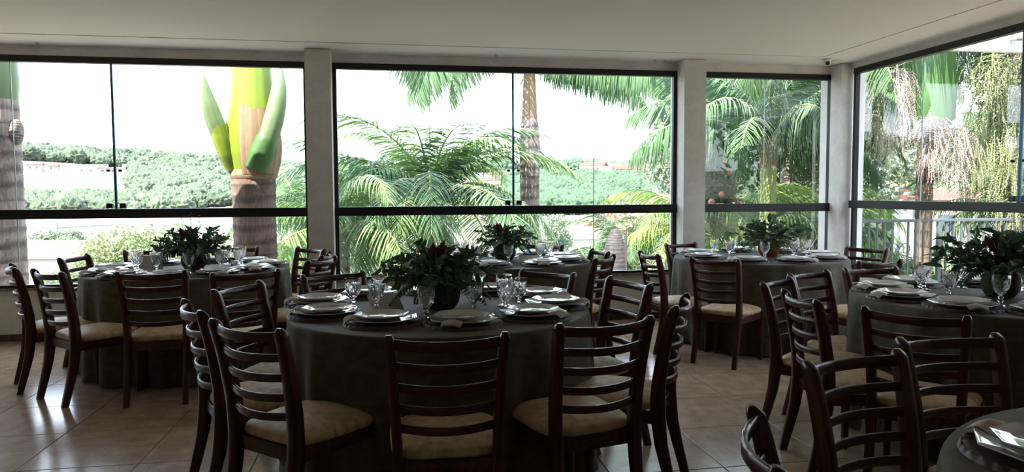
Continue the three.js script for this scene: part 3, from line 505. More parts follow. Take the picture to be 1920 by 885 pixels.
function house(label, [x, y, z], turn, w, d, h, roof, o = {}) {
  const b = thing('house', label, 'house', [x, y, z], turn, o.group), m = MW[o.wall ?? 0];
  mesh('walls', box(-w / 2, w / 2, o.down ?? -6, h, -d / 2, d / 2), m, b);
  if (roof) {
    const e = 0.35, rh = o.rh ?? d * 0.2, hip = o.hip ? w * 0.25 : 0, P = [[-w / 2 - e, h, -d / 2 - e], [w / 2 + e, h, -d / 2 - e], [w / 2 + e, h, d / 2 + e], [-w / 2 - e, h, d / 2 + e], [-w / 2 - e + hip, h + rh, 0], [w / 2 + e - hip, h + rh, 0]].flat();
    mesh('roof', crease(geo(P, [0, 5, 1, 0, 4, 5, 3, 2, 5, 3, 5, 4, 0, 3, 4, 1, 5, 2, 0, 1, 2, 0, 2, 3]), 0.1), roof, b);
  } else mesh('parapet', [box(-w / 2 - 0.1, w / 2 + 0.1, h, h + 0.4, d / 2 - 0.1, d / 2 + 0.1), box(-w / 2 - 0.1, w / 2 + 0.1, h, h + 0.4, -d / 2 - 0.1, -d / 2 + 0.1), box(-w / 2 - 0.1, -w / 2 + 0.1, h, h + 0.4, -d / 2, d / 2), box(w / 2 - 0.1, w / 2 + 0.1, h, h + 0.4, -d / 2, d / 2)], m, b);
  for (const [wx, wy, ww, wh] of o.win || [[-w * 0.25, h - 1.6, 1.1, 1.1], [w * 0.2, h - 1.6, 1.1, 1.1]]) mesh('window', box(wx - ww / 2, wx + ww / 2, wy - wh / 2, wy + wh / 2, d / 2 - 0.06, d / 2 + 0.05), MP, b);
  return b;
}
{
  house('long white house with small windows and blue door down the slope', [-24.6, -2.5, -55], -0.4, 9, 6, 1.9, null, { win: [[-3.4, 0.2, 0.5, 0.4], [-1.4, 0.2, 0.6, 0.4], [0.6, 0.1, 0.7, 0.6], [3, 0, 1.1, 1.4]] });
  house('low house with a pale orange hipped roof above the bush', [-16.8, -2.6, -39.5], -0.25, 4.6, 4, 1.05, MR.pale, { hip: true, rh: 0.75 });
  house('flat white house half hidden by the grey palm trunk', [-22, -4.5, -44], -0.3, 6, 5, 1.6, MR.pale, { rh: 0.7 });
  house('long white warehouse at the foot of the wood', [-84, -3, -236], -0.33, 16, 10, 3.1, null, { wall: 2, win: [[2, 1, 1, 0.8], [4, 1, 0.7, 0.8], [6.5, 1, 0.7, 0.8]] });
  house('second white warehouse beside the long one', [-101, -3, -231], -0.36, 17, 10, 3.0, null, { wall: 2, win: [] });
  house('broad white building with stepped roof by the trees', [-118, -3.2, -222], -0.4, 18, 12, 4.2, MR.white, { wall: 2, rh: 1.4, win: [] });
  house('cream house with orange roof at the edge of the far wood', [-138, -2.6, -214], -0.5, 12, 9, 4, MR.pale, { wall: 1 });
  const R = rng(90), lots = [], scatter = (n, a0, a1, r0, r1, label, group, s0 = 8) => { for (let i = 0, tries = 0; i < n && tries < 2000; tries++) { const a = rad(lerp(a0, a1, R())), r = lerp(r0, r1, R()), x = Math.sin(a) * r, z = -Math.cos(a) * r, w = s0 * (0.8 + 0.6 * R()); if (lots.some(([u, v, q]) => Math.hypot(u - x, v - z) < (q + w) * 0.85)) continue; lots.push([x, z, w]); i++; house(label, [x, ground(x, z) - 0.4, z], -a + (R() - 0.5) * 0.7, w, w * 0.75, 3 + 2.2 * R(), R() < 0.72 ? (R() < 0.6 ? MR.pale : MR.clay) : null, { group, wall: Math.floor(R() * 3), down: -4, hip: R() < 0.4 }); } };
  scatter(26, -33, -17, 430, 660, 'tiny pale house on the dry field under the wooded ridge', 'houses on the dry field', 9);
  scatter(18, 4, 9, 200, 330, 'pale town house glimpsed between the ringed trunk and fronds', 'town houses behind the palm fronds', 7);
  scatter(22, 15.5, 24, 330, 470, 'cream villa with orange roof on the wooded hill', 'villas on the wooded hill', 10);
  scatter(9, 21, 27, 90, 170, 'pale house below the villas seen past the dry tree', 'houses below the villas', 7);
  house('flat white house behind the widest-window centrepiece', [8.0, -4, -34], 0.2, 5, 4, 3.3, null, { win: [] });
  house('house with red clay roof past the small palm', [15, -3.5, -37.5], 0.35, 7, 5, 3.0, MR.clay, { rh: 0.9 });
  house('tall grey-white apartment tower beyond the terrace', [190.5, 2, -231], -0.69, 10.5, 10, 22, null, { down: -12, win: Array.from({ length: 24 }, (_, i) => [-3.4 + (i % 4) * 2.2, 9 + Math.floor(i / 4) * 2.3, 0.7, 0.8]) });
  house('tall hazy block standing left of the apartment tower', [180, 2, -242], -0.64, 12, 10, 33, null, { wall: 1, down: -12, win: [] });
  house('orange-walled house with tiled roof behind the arches sign', [62, 0.4, -84], -0.65, 8, 7, 2.4, MR.clay, { wall: 3 });
  house('blue-grey shed roof beside the orange house', [69, 0.6, -88], -0.65, 6, 6, 2.6, MR.blue, { wall: 0 });
  house('long red tiled roof behind the arches sign', [84, 1, -101], -0.7, 11, 7, 2.8, MR.clay, {});
  house('wide red roofed pavilion with pale awning beyond the terrace', [41.8, -2.6, -45.8], -0.75, 5.4, 4, 3.4, MR.clay, { wall: 1, rh: 0.8 });
  house('low cream building with red trim beyond the terrace', [60, -2, -69], -0.72, 10, 6, 2.8, MR.clay, { wall: 1, rh: 0.7 });
  house('red-brown walled house behind the railing bars', [27, -4.2, -26], -0.8, 6, 5, 1.9, MR.pale, { wall: 3 });
}

// ---------------------------------------------------------------- palms
function frondGeo({ L = 2.2, up = 0.9, droop = 1.6, n = 36, leaf = 0.5, w = 0.03, hang = 0.7, lift = 0.25, fwd = 0.55, seed = 1 }) {
  const R = rng(seed), pts = [V(0, 0, 0)], S = 16; let p = V(0, 0, 0);
  for (let i = 1; i <= S; i++) { const a = up - droop * Math.pow(i / S, 1.25); p = p.clone().add(V(Math.cos(a), Math.sin(a), (R() - 0.5) * 0.06).multiplyScalar(L / S)); pts.push(p); }
  const c = new THREE.CatmullRomCurve3(pts), pos = [], idx = [], blades = [];
  for (let i = 0; i < n; i++) for (const s of [-1, 1]) {
    const t = 0.1 + 0.9 * ((i + 0.5 * R()) / n), b = c.getPointAt(Math.min(1, t)), T = c.getTangentAt(Math.min(1, t)), N = V(-T.y, T.x, 0);
    const len = leaf * Math.pow(Math.sin(Math.PI * clamp(0.12 + 0.83 * t, 0, 1)), 0.55) * (0.8 + 0.35 * R());
    const d = V(0, 0, s).addScaledVector(T, fwd + 0.3 * (R() - 0.5) + 0.8 * Math.pow(t, 4)).addScaledVector(N, lift + 0.35 * (R() - 0.5)).normalize(), k = pos.length / 3, h = hang * (0.75 + 0.5 * R());
    let q = b.clone(), dir = d.clone(); const wid = T.clone().multiplyScalar(w * 0.5).addScaledVector(N, w * 0.2 * (R() - 0.5));
    for (let j = 0; j <= 3; j++) { const f = [0.55, 1, 0.75, 0.06][j]; pos.push(q.x - wid.x * f, q.y - wid.y * f, q.z - wid.z * f, q.x + wid.x * f, q.y + wid.y * f, q.z + wid.z * f); dir = dir.clone().add(V(0, -h * 0.62, 0)).normalize(); q = q.clone().addScaledVector(dir, len / 3); }
    for (let j = 0; j < 3; j++) { const a = k + j * 2; idx.push(a, a + 1, a + 2, a + 1, a + 3, a + 2); }
  }
  return { leaf: geo(pos, idx), rib: tube(pts.filter((_, i) => i % 2 === 0), 0.022 * L / 2.2, 0.004, 5, 10) };
}
const FR = {
  level: [10, 11].map((s) => frondGeo({ L: 2.7, up: 0.2, droop: 0.75, n: 90, leaf: 0.72, w: 0.03, hang: 5, lift: 0, fwd: 0.2, seed: s })),
  feather: [1, 2, 3].map((s) => frondGeo({ L: 2.25, up: 1.12 - 0.1 * s, droop: 1.65, n: 68, leaf: 0.55, w: 0.027, hang: 0.5, lift: 0.32, seed: s })),
  arch: [4, 5].map((s) => frondGeo({ L: 2.2, up: 0.75, droop: 2.1, n: 58, leaf: 0.55, w: 0.026, hang: 0.9, seed: s })),
  curtain: [6, 7].map((s) => frondGeo({ L: 2.9, up: 0.55, droop: 1.5, n: 84, leaf: 0.95, w: 0.032, hang: 2.4, lift: 0.0, fwd: 0.25, seed: s })),
  broad: [8, 9].map((s) => frondGeo({ L: 1.7, up: 1.05, droop: 2.0, n: 24, leaf: 0.55, w: 0.05, hang: 0.75, seed: s })),
};
function frond(palm, kind, i, [x, y, z], az, tilt, scale, mat) {
  const f = FR[kind][i % FR[kind].length], g = mesh('frond', f.leaf, mat, palm); g.position.set(x, y, z); g.rotation.set(0, az, tilt, 'YZX'); g.scale.setScalar(scale);
  mesh('midrib', f.rib, M.rachis, g); return g;
}
function trunkGeo(prof, seed = 1, N = 24) { const rings = prof.map(([r, y], i) => { const ring = []; for (let j = 0; j < N; j++) { const a = (j / N) * 6.28318, k = r * (1 + 0.025 * noise(Math.cos(a) * 2, y * 1.5, Math.sin(a) * 2 + seed)); ring.push([Math.cos(a) * k, y, Math.sin(a) * k]); } return ring.reverse(); }); return loft(rings, { us: 1, vs: (prof[prof.length - 1][1] - prof[0][1]) / 2.4, angle: 1 }); }
function steps(prof, dy = 0.09, amp = 0.006) { // ring scars up a trunk
  const out = []; for (let i = 0; i < prof.length - 1; i++) { const [r0, y0] = prof[i], [r1, y1] = prof[i + 1], n = Math.max(1, Math.round((y1 - y0) / dy)); for (let k = 0; k < n; k++) { const t = k / n, y = lerp(y0, y1, t), r = lerp(r0, r1, t); out.push([r + amp, y], [r, y + dy * 0.25]); } } out.push(prof[prof.length - 1]); return out;
}
{ // thick palm just outside
  const p = thing('palm_tree', 'thick brown palm trunk with swollen bright green crownshaft and two spathes', 'palm', [-1.69, -4, -9.25]);
  const prof = [[0.34, 0], [0.28, 1.5], [0.255, 4.2], [0.25, 5.3], [0.262, 5.66]];
  mesh('trunk', trunkGeo(steps(prof, 0.12, 0.007), 3, 36), M.trunkBrown, p);
  mesh('sheath_ring', lathe([[0.262, 5.62], [0.285, 5.66], [0.283, 5.7], [0.25, 5.76]], 36), M.sheath, p);
  mesh('crownshaft', trunkGeo([[0.25, 5.68], [0.275, 5.78], [0.31, 5.95], [0.322, 6.1], [0.312, 6.28], [0.285, 6.5], [0.26, 6.72], [0.242, 6.95], [0.235, 7.2], [0.22, 7.8], [0.17, 8.6]], 9, 36), M.shaft, p);
  { // dead brown sheath hugging the terrace side
    const pos = [], idx = [], uv = [], NA = 26, NY = 10;
    for (let i = 0; i <= NY; i++) for (let j = 0; j <= NA; j++) { const u = j / NA, a = rad(lerp(-16, 118, u)), top = u < 0.3 ? 6.48 : lerp(6.46, 6.36, (u - 0.3) / 0.7), y = lerp(5.68, top + 0.03 * Math.sin(u * 21), i / NY), r = 0.34 + 0.018 * Math.sin(i / NY * 3.1) + 0.008 * noise(u * 6, i / 3) - 0.05 * (1 - i / NY) ** 3 - 0.028 * (i / NY) ** 2; pos.push(Math.sin(a) * r, y, Math.cos(a) * r); uv.push(u * 2, i / NY); }
    for (let i = 0; i < NY; i++) for (let j = 0; j < NA; j++) { const a = i * (NA + 1) + j, b = a + NA + 1; idx.push(a, a + 1, b, a + 1, b + 1, b); }
    mesh('dead_sheath', geo(pos, idx, uv), M.sheath, p).userData.label = 'papery brown dead leaf sheath';
  }
  const spathe = (pts, rs, name, m) => { const c = new THREE.CatmullRomCurve3(pts), n = 22, fr = c.computeFrenetFrames(n), rings = []; for (let i = 0; i <= n; i++) { const t = i / n, q = c.getPointAt(t), k = t * (rs.length - 1), a = Math.floor(Math.min(k, rs.length - 1.001)), r = lerp(rs[a], rs[a + 1], k - a), ring = []; for (let j = 0; j < 16; j++) { const b = -(j / 16) * 6.28318, v = q.clone().addScaledVector(fr.normals[i], Math.cos(b) * r).addScaledVector(fr.binormals[i], Math.sin(b) * r); ring.push([v.x, v.y, v.z]); } rings.push(ring); } return mesh(name, loft(rings, { angle: 1.2 }), m, p); };
  spathe([V(-0.24, 5.7, 0.13), V(-0.33, 6.1, 0.18), V(-0.44, 6.5, 0.24), V(-0.49, 6.87, 0.3)], [0.03, 0.07, 0.098, 0.108, 0.098, 0.06, 0.004], 'spathe', M.spathe);
  spathe([V(-0.235, 5.72, 0.13), V(-0.3, 5.98, 0.17), V(-0.36, 6.26, 0.2)], [0.05, 0.09, 0.105, 0.11], 'bract', M.shaft);
  spathe([V(0.1, 5.76, 0.28), V(0.24, 6.12, 0.3), V(0.34, 6.5, 0.28), V(0.39, 6.95, 0.24)], [0.05, 0.1, 0.118, 0.12, 0.11, 0.085, 0.02], 'spathe', M.spathe);
  spathe([V(0.08, 5.74, 0.27), V(0.17, 5.98, 0.3), V(0.26, 6.26, 0.3)], [0.13, 0.145, 0.125, 0.06], 'bract', M.shaftDeep);
  for (let i = 0; i < 9; i++) frond(p, 'curtain', i, [0, 8.45, 0], -0.2 + i * 0.43, i < 2 ? -0.42 : 0.35, 1, M.palmMid);
}
{ // palm cut by the frame's edge
  const p = thing('palm_tree', 'grey ringed palm trunk seen through the farthest pane', 'palm', [-4.38, -4, -8.85]);
  mesh('trunk', trunkGeo(steps([[0.3, 0], [0.26, 3], [0.25, 5.5], [0.245, 6.5]], 0.14, 0.006), 5, 30), M.trunk, p);
  mesh('crownshaft', trunkGeo([[0.245, 6.5], [0.27, 6.7], [0.25, 7.2], [0.2, 8.2]], 6, 30), M.spathe, p);
  const b = new THREE.SphereGeometry(0.1, 14, 10); b.scale(0.7, 1.5, 1); b.translate(0.25, 6.15, 0.05); mesh('bud', b, M.trunk, p);
  for (let i = 0; i < 8; i++) frond(p, 'curtain', i, [0, 8.1, 0], -0.15 + i * 0.48, i === 0 ? -0.22 : 0.4, 0.72, M.palmMid);
}
{ // tall ringed palm
  const p = thing('palm_tree', 'slender pinkish grey ringed palm trunk rising past the widest window', 'palm', [2.39, -4, -12.27]);
  mesh('trunk', trunkGeo(steps([[0.2, 0], [0.165, 3], [0.158, 5], [0.172, 5.8], [0.182, 6.2], [0.17, 6.5], [0.14, 6.72]], 0.07, 0.004), 4, 28), M.trunk, p);
  mesh('old_sheath', trunkGeo([[0.138, 6.7], [0.13, 6.9], [0.115, 7.2], [0.1, 7.5], [0.095, 7.9]], 8, 24), M.oldSheath, p);
  mesh('crownshaft', trunkGeo([[0.1, 7.85], [0.12, 8.0], [0.1, 8.6]], 8, 20), M.shaft, p);
  for (const [az, tilt, s] of [[3.25, -0.42, 0.9], [2.8, -0.3, 0.95], [3.7, -0.5, 0.85], [0.0, -0.05, 1.06], [0.3, -0.12, 1.0], [-0.35, 0.02, 1.1], [-0.7, -0.1, 0.9], [1.4, -0.2, 1], [-1.5, -0.35, 0.8], [2.2, 0.1, 1], [-2.3, -0.2, 0.9]]) frond(p, Math.abs(az) < 0.9 ? 'level' : 'curtain', Math.round(az * 10) & 1, [0, Math.abs(az) < 0.9 ? 7.85 : 8.3, 0], az, tilt, s, M.palmMid);
}
function palm(label, [x, y, z], kind, n, s, mat, seed, o = {}) {
  const R = rng(seed), p = thing('palm_tree', label, 'palm', [x, -4.4, z]), h = y + 4.4;
  mesh('trunk', trunkGeo(steps([[0.13, 0], [o.r || 0.1, h * 0.5], [o.r || 0.1, h]], 0.12, 0.004), seed, 16), o.trunk || M.trunk, p);
  for (let i = 0; i < n; i++) { const ring = i / n; frond(p, kind === 'mixed' ? (i % 3 ? 'feather' : 'arch') : kind, i, [0, h, 0], i * 2.399 + R() * 0.4, lerp(0.55, -0.75, ring) + (R() - 0.5) * 0.2, s * (0.85 + 0.3 * R()), Array.isArray(mat) ? mat[i % mat.length] : mat); }
  return p;
}
palm('full feathery palm crown filling the middle of the widest window', [0.62, 1.3, -12], 'mixed', 38, 1.15, [M.palmMid, M.palmLight, M.palmMid], 61);
palm('pale drooping palm beside the first pillar', [-0.75, 0.85, -11], 'arch', 18, 0.95, [M.palmLight, M.palmMid], 62);
palm('low palm clump under the feathery crown', [0.15, -0.5, -10.4], 'arch', 14, 0.8, [M.palmLight, M.palmMid], 72);
palm('tall palm backing the feathery crown', [-0.2, 1.0, -14.5], 'mixed', 28, 1.15, [M.palmMid, M.palmLight], 75);
palm('small bright palm behind the grey stump', [4.5, 0.1, -13.2], 'mixed', 18, 0.82, [M.palmLight, M.palmMid], 63);
palm('short palm growing before the flat white house', [3.6, -0.1, -12.6], 'feather', 12, 0.62, M.palmMid, 73);
palm('green palm between the thick trunk and the first pillar', [-1.72, 0.9, -13.9], 'mixed', 16, 0.85, [M.palmMid, M.palmLight], 64);
palm('low palm at the foot of the second pillar', [4.1, -0.6, -11.2], 'arch', 14, 0.75, [M.palmLight, M.palmMid], 74);
palm('lime green arching palm behind the green-stemmed palm', [6.6, 0.8, -12.7], 'arch', 18, 0.95, [M.palmLime, M.palmLight], 65);
palm('lime palm arching low beside the corner', [7.7, 0.7, -12.0], 'arch', 16, 0.85, [M.palmLime, M.palmLight], 76);
palm('lime palm at the edge of the narrow window', [5.3, 0.7, -12.0], 'arch', 16, 0.9, [M.palmLight, M.palmLime], 66);
palm('low broad-leaved palm under the narrow window', [5.6, 0.0, -10.9], 'broad', 16, 0.9, [M.palmLime, M.palmLight], 67);
palm('broad-leaved palm at the outer corner post', [6.75, 0.4, -10.3], 'broad', 16, 0.95, [M.palmLight, M.palmMid], 68);
palm('yellow-green palm hanging over the corner of the terrace', [6.35, 3.5, -9.5], 'curtain', 9, 0.75, [M.palmLight, M.palmMid], 69, { r: 0.09 });
palm('bright palm tuft beyond the railing under the seed clusters', [9.2, 1.0, -9.3], 'arch', 16, 0.75, [M.palmLight, M.palmMid], 70);
palm('small palm pushing up behind the railing bars', [7.4, -0.2, -9.2], 'broad', 14, 0.85, [M.palmLight, M.palmMid], 71);
{ // green-stemmed palm
  const p = thing('palm_tree', 'green-stemmed palm with a dark shading crown before the narrow window', 'palm', [5.66, -4.2, -10.05]);
  mesh('trunk', trunkGeo([[0.15, 0], [0.125, 3], [0.12, 5.6], [0.125, 6.2], [0.1, 6.5]], 7, 22), M.trunkGreen, p);
  mesh('old_sheath', lathe([[0.13, 6.0], [0.14, 6.15], [0.15, 6.4], [0.11, 6.45]], 18), M.sheath, p);
  for (let i = 0; i < 22; i++) frond(p, i % 2 ? 'curtain' : 'arch', i, [0, 6.35, 0], i * 2.399, lerp(0.75, -0.1, i / 22), i % 2 ? 0.82 : 1.05, M.palmMid);
}
{ // dark crown of leaves hanging over the narrow window from above
  const p = thing('palm_tree', 'tall palm whose dark fronds hang across the top of the narrow window', 'palm', [7.6, -4.2, -12.8]);
  mesh('trunk', trunkGeo(steps([[0.17, 0], [0.13, 4], [0.12, 8.1]], 0.1, 0.004), 17, 18), M.trunk, p);
  for (let i = 0; i < 26; i++) frond(p, 'curtain', i, [0, 8.1, 0], i * 2.399, lerp(0.1, -0.9, i / 26), 0.95, M.palmMid);
}
// seed clusters: drooping branched strands set with beads
function panicleGeo(seed, H, n) {
  const R = rng(seed), strands = [], beads = [], bead = new THREE.OctahedronGeometry(0.0078, 0);
  for (let i = 0; i < n; i++) {
    const a = R() * 6.283, y0 = -H * 0.75 * Math.pow(R(), 1.1), l = H * (0.2 + 0.25 * R()), out = 0.12 + 0.26 * R(), p0 = V(0, y0, 0), p1 = V(Math.cos(a) * out * 0.75, y0 - l * 0.15 + 0.05 * (R() - 0.5), Math.sin(a) * out * 0.75), p2 = V(Math.cos(a + 0.3 * (R() - 0.5)) * out * (0.9 + 0.35 * R()), y0 - l, Math.sin(a + 0.3 * (R() - 0.5)) * out * (0.9 + 0.35 * R()));
    const c = new THREE.CatmullRomCurve3([p0, p1, p2]); strands.push(tube([p0, p1, p2], 0.0035, 0.002, 3, 5));
    for (let j = 2; j < 17; j += 1) { const p = c.getPointAt(j / 17); const b = bead.clone(); b.rotateY(R() * 6); b.translate(p.x + (R() - 0.5) * 0.035, p.y + (R() - 0.5) * 0.02, p.z + (R() - 0.5) * 0.035); beads.push(b); }
  }
  strands.push(tube([V(0, 0.05, 0), V(0.01, -H * 0.4, 0.01), V(0, -H * 0.9, 0)], 0.014, 0.005, 5, 8));
  return { s: mg(strands), b: mg(beads) };
}
const PAN = [panicleGeo(1, 1.15, 190), panicleGeo(2, 1.5, 260)];
{
  const p = thing('palm_tree', 'stout palm with deep green crownshaft and hanging seed clusters by the terrace', 'palm', [7.14, -4.2, -8.6]);
  mesh('trunk', trunkGeo(steps([[0.14, 0], [0.11, 4], [0.1, 6.3], [0.26, 6.5]], 0.12, 0.005), 21, 24), M.trunkBrown, p);
  mesh('crownshaft', trunkGeo([[0.28, 6.45], [0.34, 6.6], [0.34, 7.0], [0.32, 7.6], [0.22, 8.6]], 22, 30), M.shaftDeep, p);
  for (let i = 0; i < 9; i++) frond(p, 'curtain', i, [0, 8.4, 0], -0.2 + i * 0.29, -0.1 - 0.25 * (i % 2), 0.95, M.palmMid);
  [[-0.62, 7.25, 0.2, 1, 0.7, M.seedPink], [-0.66, 6.65, 0.1, 0, 0.55, M.seedPale], [-0.3, 6.6, 0.42, 0, 0.68, M.seedPink], [0.02, 6.5, 0.45, 0, 0.8, M.seedPink], [-0.95, 7.1, 0.3, 0, 0.8, M.seedPale], [0.42, 6.5, 0.35, 1, 0.6, M.seedGreen]].forEach(([x, y, z, g, s, m]) => { const q = mesh('seed_cluster', PAN[g].b, m, p); q.position.set(x, y, z); q.scale.setScalar(s); mesh('strands', PAN[g].s, m, q); mesh('stalk', tube([V(-x * 0.8 / s, 0.1, -z * 0.8 / s), V(-x * 0.4 / s, 0.13, -z * 0.4 / s), V(0, 0, 0)], 0.009, 0.006, 5, 6), m, q); });
}
{
  const p = thing('palm_tree', 'palm hung with pale green seed clusters outside the terrace joint', 'palm', [8.35, -4.2, -8.45]);
  mesh('trunk', trunkGeo(steps([[0.2, 0], [0.15, 4], [0.14, 7.6]], 0.1, 0.005), 31, 20), M.trunk, p);
  for (let i = 0; i < 9; i++) frond(p, 'curtain', i, [0, 8.0, 0], i * 0.7 + 0.5, 0.1 - 0.2 * (i % 2), 0.85, M.palmMid);
  [[-0.55, 7.45, 0.2, 1, 1.1], [-0.25, 7.5, 0.42, 1, 1.2], [0.1, 7.4, 0.4, 1, 1.15], [0.45, 7.45, 0.25, 1, 1.1], [-0.4, 6.6, 0.45, 1, 1], [0.2, 6.55, 0.5, 1, 1.05], [-0.05, 6.1, 0.3, 0, 1.1]].forEach(([x, y, z, g, s], i) => { const q = mesh('seed_cluster', PAN[g].b, i % 2 ? M.seedPale : M.seedGreen, p); q.position.set(x, y, z); q.scale.setScalar(s); q.rotation.y = i; mesh('strands', PAN[g].s, M.seedGreen, q); });
}
{ // cut stump
  const p = thing('palm_stump', 'grey leaning palm stump outside the low pane of the widest window', 'stump', [3.22, -4, -10]);
  mesh('stump', trunkGeo([[0.26, 0], [0.22, 3.6], [0.2, 4.3], [0.15, 4.65], [0.07, 4.86], [0.02, 4.9]], 13, 24), M.stumpGrey, p);
  const l = leafGeo(1.1, 0.2, 0.6, 0.05); l.rotateZ(Math.PI / 2 + 0.06); l.translate(0.13, 3.85, 0.2); mesh('torn_sheath', l, M.stumpGrey, p);
}
{
  const p = thing('fibrous_palm', 'orange-brown fibrous palm base glowing in sun behind the middle centrepiece', 'palm', [0.43, -4, -10.2]);
  mesh('fibre', trunkGeo(steps([[0.2, 0], [0.19, 3.8], [0.17, 4.3], [0.1, 4.62]], 0.06, 0.012), 15, 20), std([0.55, 0.24, 0.06], 0.85, { map: trunkMap }), p);
}
// ---------------------------------------------------------------- shrubs and trees of many small leaves
function bush(name, label, [x, y, z], [rx, ry, rz], n, leaf, mat, seed, o = {}) {
  const R = rng(seed), b = thing(name, label, o.cat || 'tree', [x, ground(x, z), z]), h = y - ground(x, z), pos = [], idx = [], lumps = [];
  for (let i = 0; i < (o.lumps || 26); i++) { const a = R() * 6.283, e = Math.asin(2 * R() - 1), k = 0.35 + 0.6 * R(); lumps.push([Math.cos(e) * Math.cos(a) * rx * k, h + Math.sin(e) * ry * k, Math.cos(e) * Math.sin(a) * rz * k, 0.25 + 0.2 * R()]); }
  for (let i = 0; i < n; i++) {
    const l = lumps[Math.floor(R() * lumps.length)], a = R() * 6.283, e = Math.asin(2 * R() - 1), k = Math.pow(R(), 0.4) * l[3], c = V(l[0] + Math.cos(e) * Math.cos(a) * rx * k, l[1] + Math.sin(e) * ry * k, l[2] + Math.cos(e) * Math.sin(a) * rz * k), u = V(R() - 0.5, R() - 0.5, R() - 0.5).normalize(), v = V(R() - 0.5, R() - 0.5, R() - 0.5).cross(u).normalize(), s = leaf * (0.6 + 0.8 * R()), q = pos.length / 3;
    for (const [f, g] of [[-1, 0], [0, -0.45], [1, 0], [0, 0.45]]) pos.push(c.x + u.x * f * s + v.x * g * s, c.y + u.y * f * s + v.y * g * s, c.z + u.z * f * s + v.z * g * s);
    idx.push(q, q + 1, q + 2, q, q + 2, q + 3);
  }
  mesh('foliage', geo(pos, idx), mat, b);
  const br = [tube([V(0, 0, 0), V(0.05 * rx, h * 0.5, 0), V(0, h, 0)], o.tr || 0.12, 0.05, 7, 6)];
  for (const l of lumps.slice(0, 12)) br.push(tube([V(0, Math.max(0.1, h - ry * 0.7), 0), V(l[0] * 0.5, (l[1] + h) / 2 - ry * 0.2, l[2] * 0.5), V(l[0], l[1], l[2])], 0.05, 0.012, 5, 5));
  mesh('branches', br, M.bark, b);
  if (o.flowers) { const f = []; for (let i = 0; i < o.flowers; i++) { const a = R() * 6.283, e = R() * 1.3 - 0.5, g = new THREE.IcosahedronGeometry(0.05 + 0.03 * R(), 0); g.translate(Math.cos(e) * Math.cos(a) * rx * 0.9, h + Math.sin(e) * ry * 0.9, Math.cos(e) * Math.sin(a) * rz * 0.9); f.push(g); } mesh('blossom', f, M.flower, b); }
  return b;
}
bush('leafy_bush', 'large sunlit yellow-green bush behind the thick-palm table', [-7.2, -1.15, -22.6], [2.7, 1.5, 1.8], 26000, 0.062, M.bush, 401, { cat: 'bush', lumps: 110 });
bush('leafy_bush', 'round green treetop before the white houses', [-32.5, -2.6, -66], [2.6, 1.9, 2.2], 7000, 0.16, M.bush, 402, { cat: 'bush', lumps: 34 });
bush('leafy_bush', 'dark round tree among the white houses', [-21.3, -1.6, -49.5], [2.1, 0.9, 1.6], 5000, 0.12, M.greyLeaf, 403, { cat: 'bush' });
bush('leafy_bush', 'pale treetop in front of the stepped white building', [-46, -2.2, -110], [2.6, 1.7, 2.2], 6000, 0.2, M.bush, 404, { cat: 'bush' });
bush('garden_tree', 'dry brownish tree leaning by the second pillar', [9.2, 0.0, -24.4], [2.2, 1.3, 1.8], 5200, 0.08, M.dryLeaf, 405, { lumps: 40 });
bush('garden_tree', 'fine-leaved green tree above the dry tree', [12.2, 2.4, -28], [2.0, 1.4, 1.8], 3600, 0.11, M.greyLeaf, 406, { lumps: 34 });
bush('garden_shrub', 'grey fine-leaved shrub with pink blossom beside the second pillar', [5.55, 1.5, -11.7], [0.55, 0.8, 0.5], 4200, 0.035, M.greyLeaf, 407, { cat: 'shrub', flowers: 26, tr: 0.05 });
bush('garden_shrub', 'small grey-green tree beside the flat white house', [6.4, -0.2, -28], [0.9, 1.2, 0.8], 4000, 0.06, M.greyLeaf, 408, { cat: 'shrub' });
bush('leafy_hedge', 'dense green hedge at the foot of the railing', [8.2, -1.2, -10.4], [2.6, 1.3, 0.9], 12000, 0.05, M.bush, 409, { cat: 'hedge', lumps: 50 });
bush('garden_tree', 'dark tree below the apartment tower', [42, 3.4, -56], [6, 3.4, 4], 4800, 0.26, M.greyLeaf, 410, { lumps: 44 });
bush('garden_tree', 'big dark tree added to close off bright sky behind the narrow window palms', [8.4, 3.3, -14.4], [2.7, 1.8, 1.4], 20000, 0.06, M.deepLeaf, 412, { lumps: 70 });  // added dark crown, blocks the sky to darken this window
bush('garden_tree', 'dark leafy tree filling the gap past the stout palm', [15.2, 3.4, -12.6], [2.2, 2.0, 1.6], 11000, 0.08, M.deepLeaf, 415, { lumps: 60 });
bush('garden_tree', 'grey-green tree behind the hanging yellow palm', [8.7, 2.6, -12.6], [1.1, 1.5, 1.0], 8000, 0.055, M.greyLeaf, 416, { lumps: 44 });
bush('garden_tree', 'dark leafy tree behind the stout terrace palm', [12.4, 4.3, -11.8], [1.9, 1.6, 1.4], 14000, 0.08, M.deepLeaf, 413, { lumps: 44 });
for (const [x, z, h, k, label] of [[13.5, -4.2, 3.4, 0, 'broad dark tree added across the terrace to block mirrored sky'], [14.2, 0.6, 3.8, 1, 'tall dark sky-blocking tree added across the terrace past the broad one'], [13, 5.4, 3.6, 2, 'dark sky-blocking tree added across the terrace beside the blank wall']]) bush('added_terrace_tree', label, [x, h, z], [3.0, 3.6, 2.8], 9000, 0.16, M.deepLeaf, 430 + k, { lumps: 70, tr: 0.2 });  // out-of-view trees added to keep bright sky out of the pane reflections
bush('added_shade_tree', 'unseen tall tree added behind the second pillar to shade the palms', [3.7, 6.7, -8.9], [1.5, 1.1, 1.2], 9000, 0.08, M.deepLeaf, 414, { lumps: 50, tr: 0.11 });  // added crown above the view, casts shade on the narrow window palms
bush('garden_tree', 'fine dark tree hanging at the pergola end', [9.6, 3.3, -9.4], [0.9, 1.4, 0.8], 4200, 0.05, M.greyLeaf, 411, { lumps: 36 });
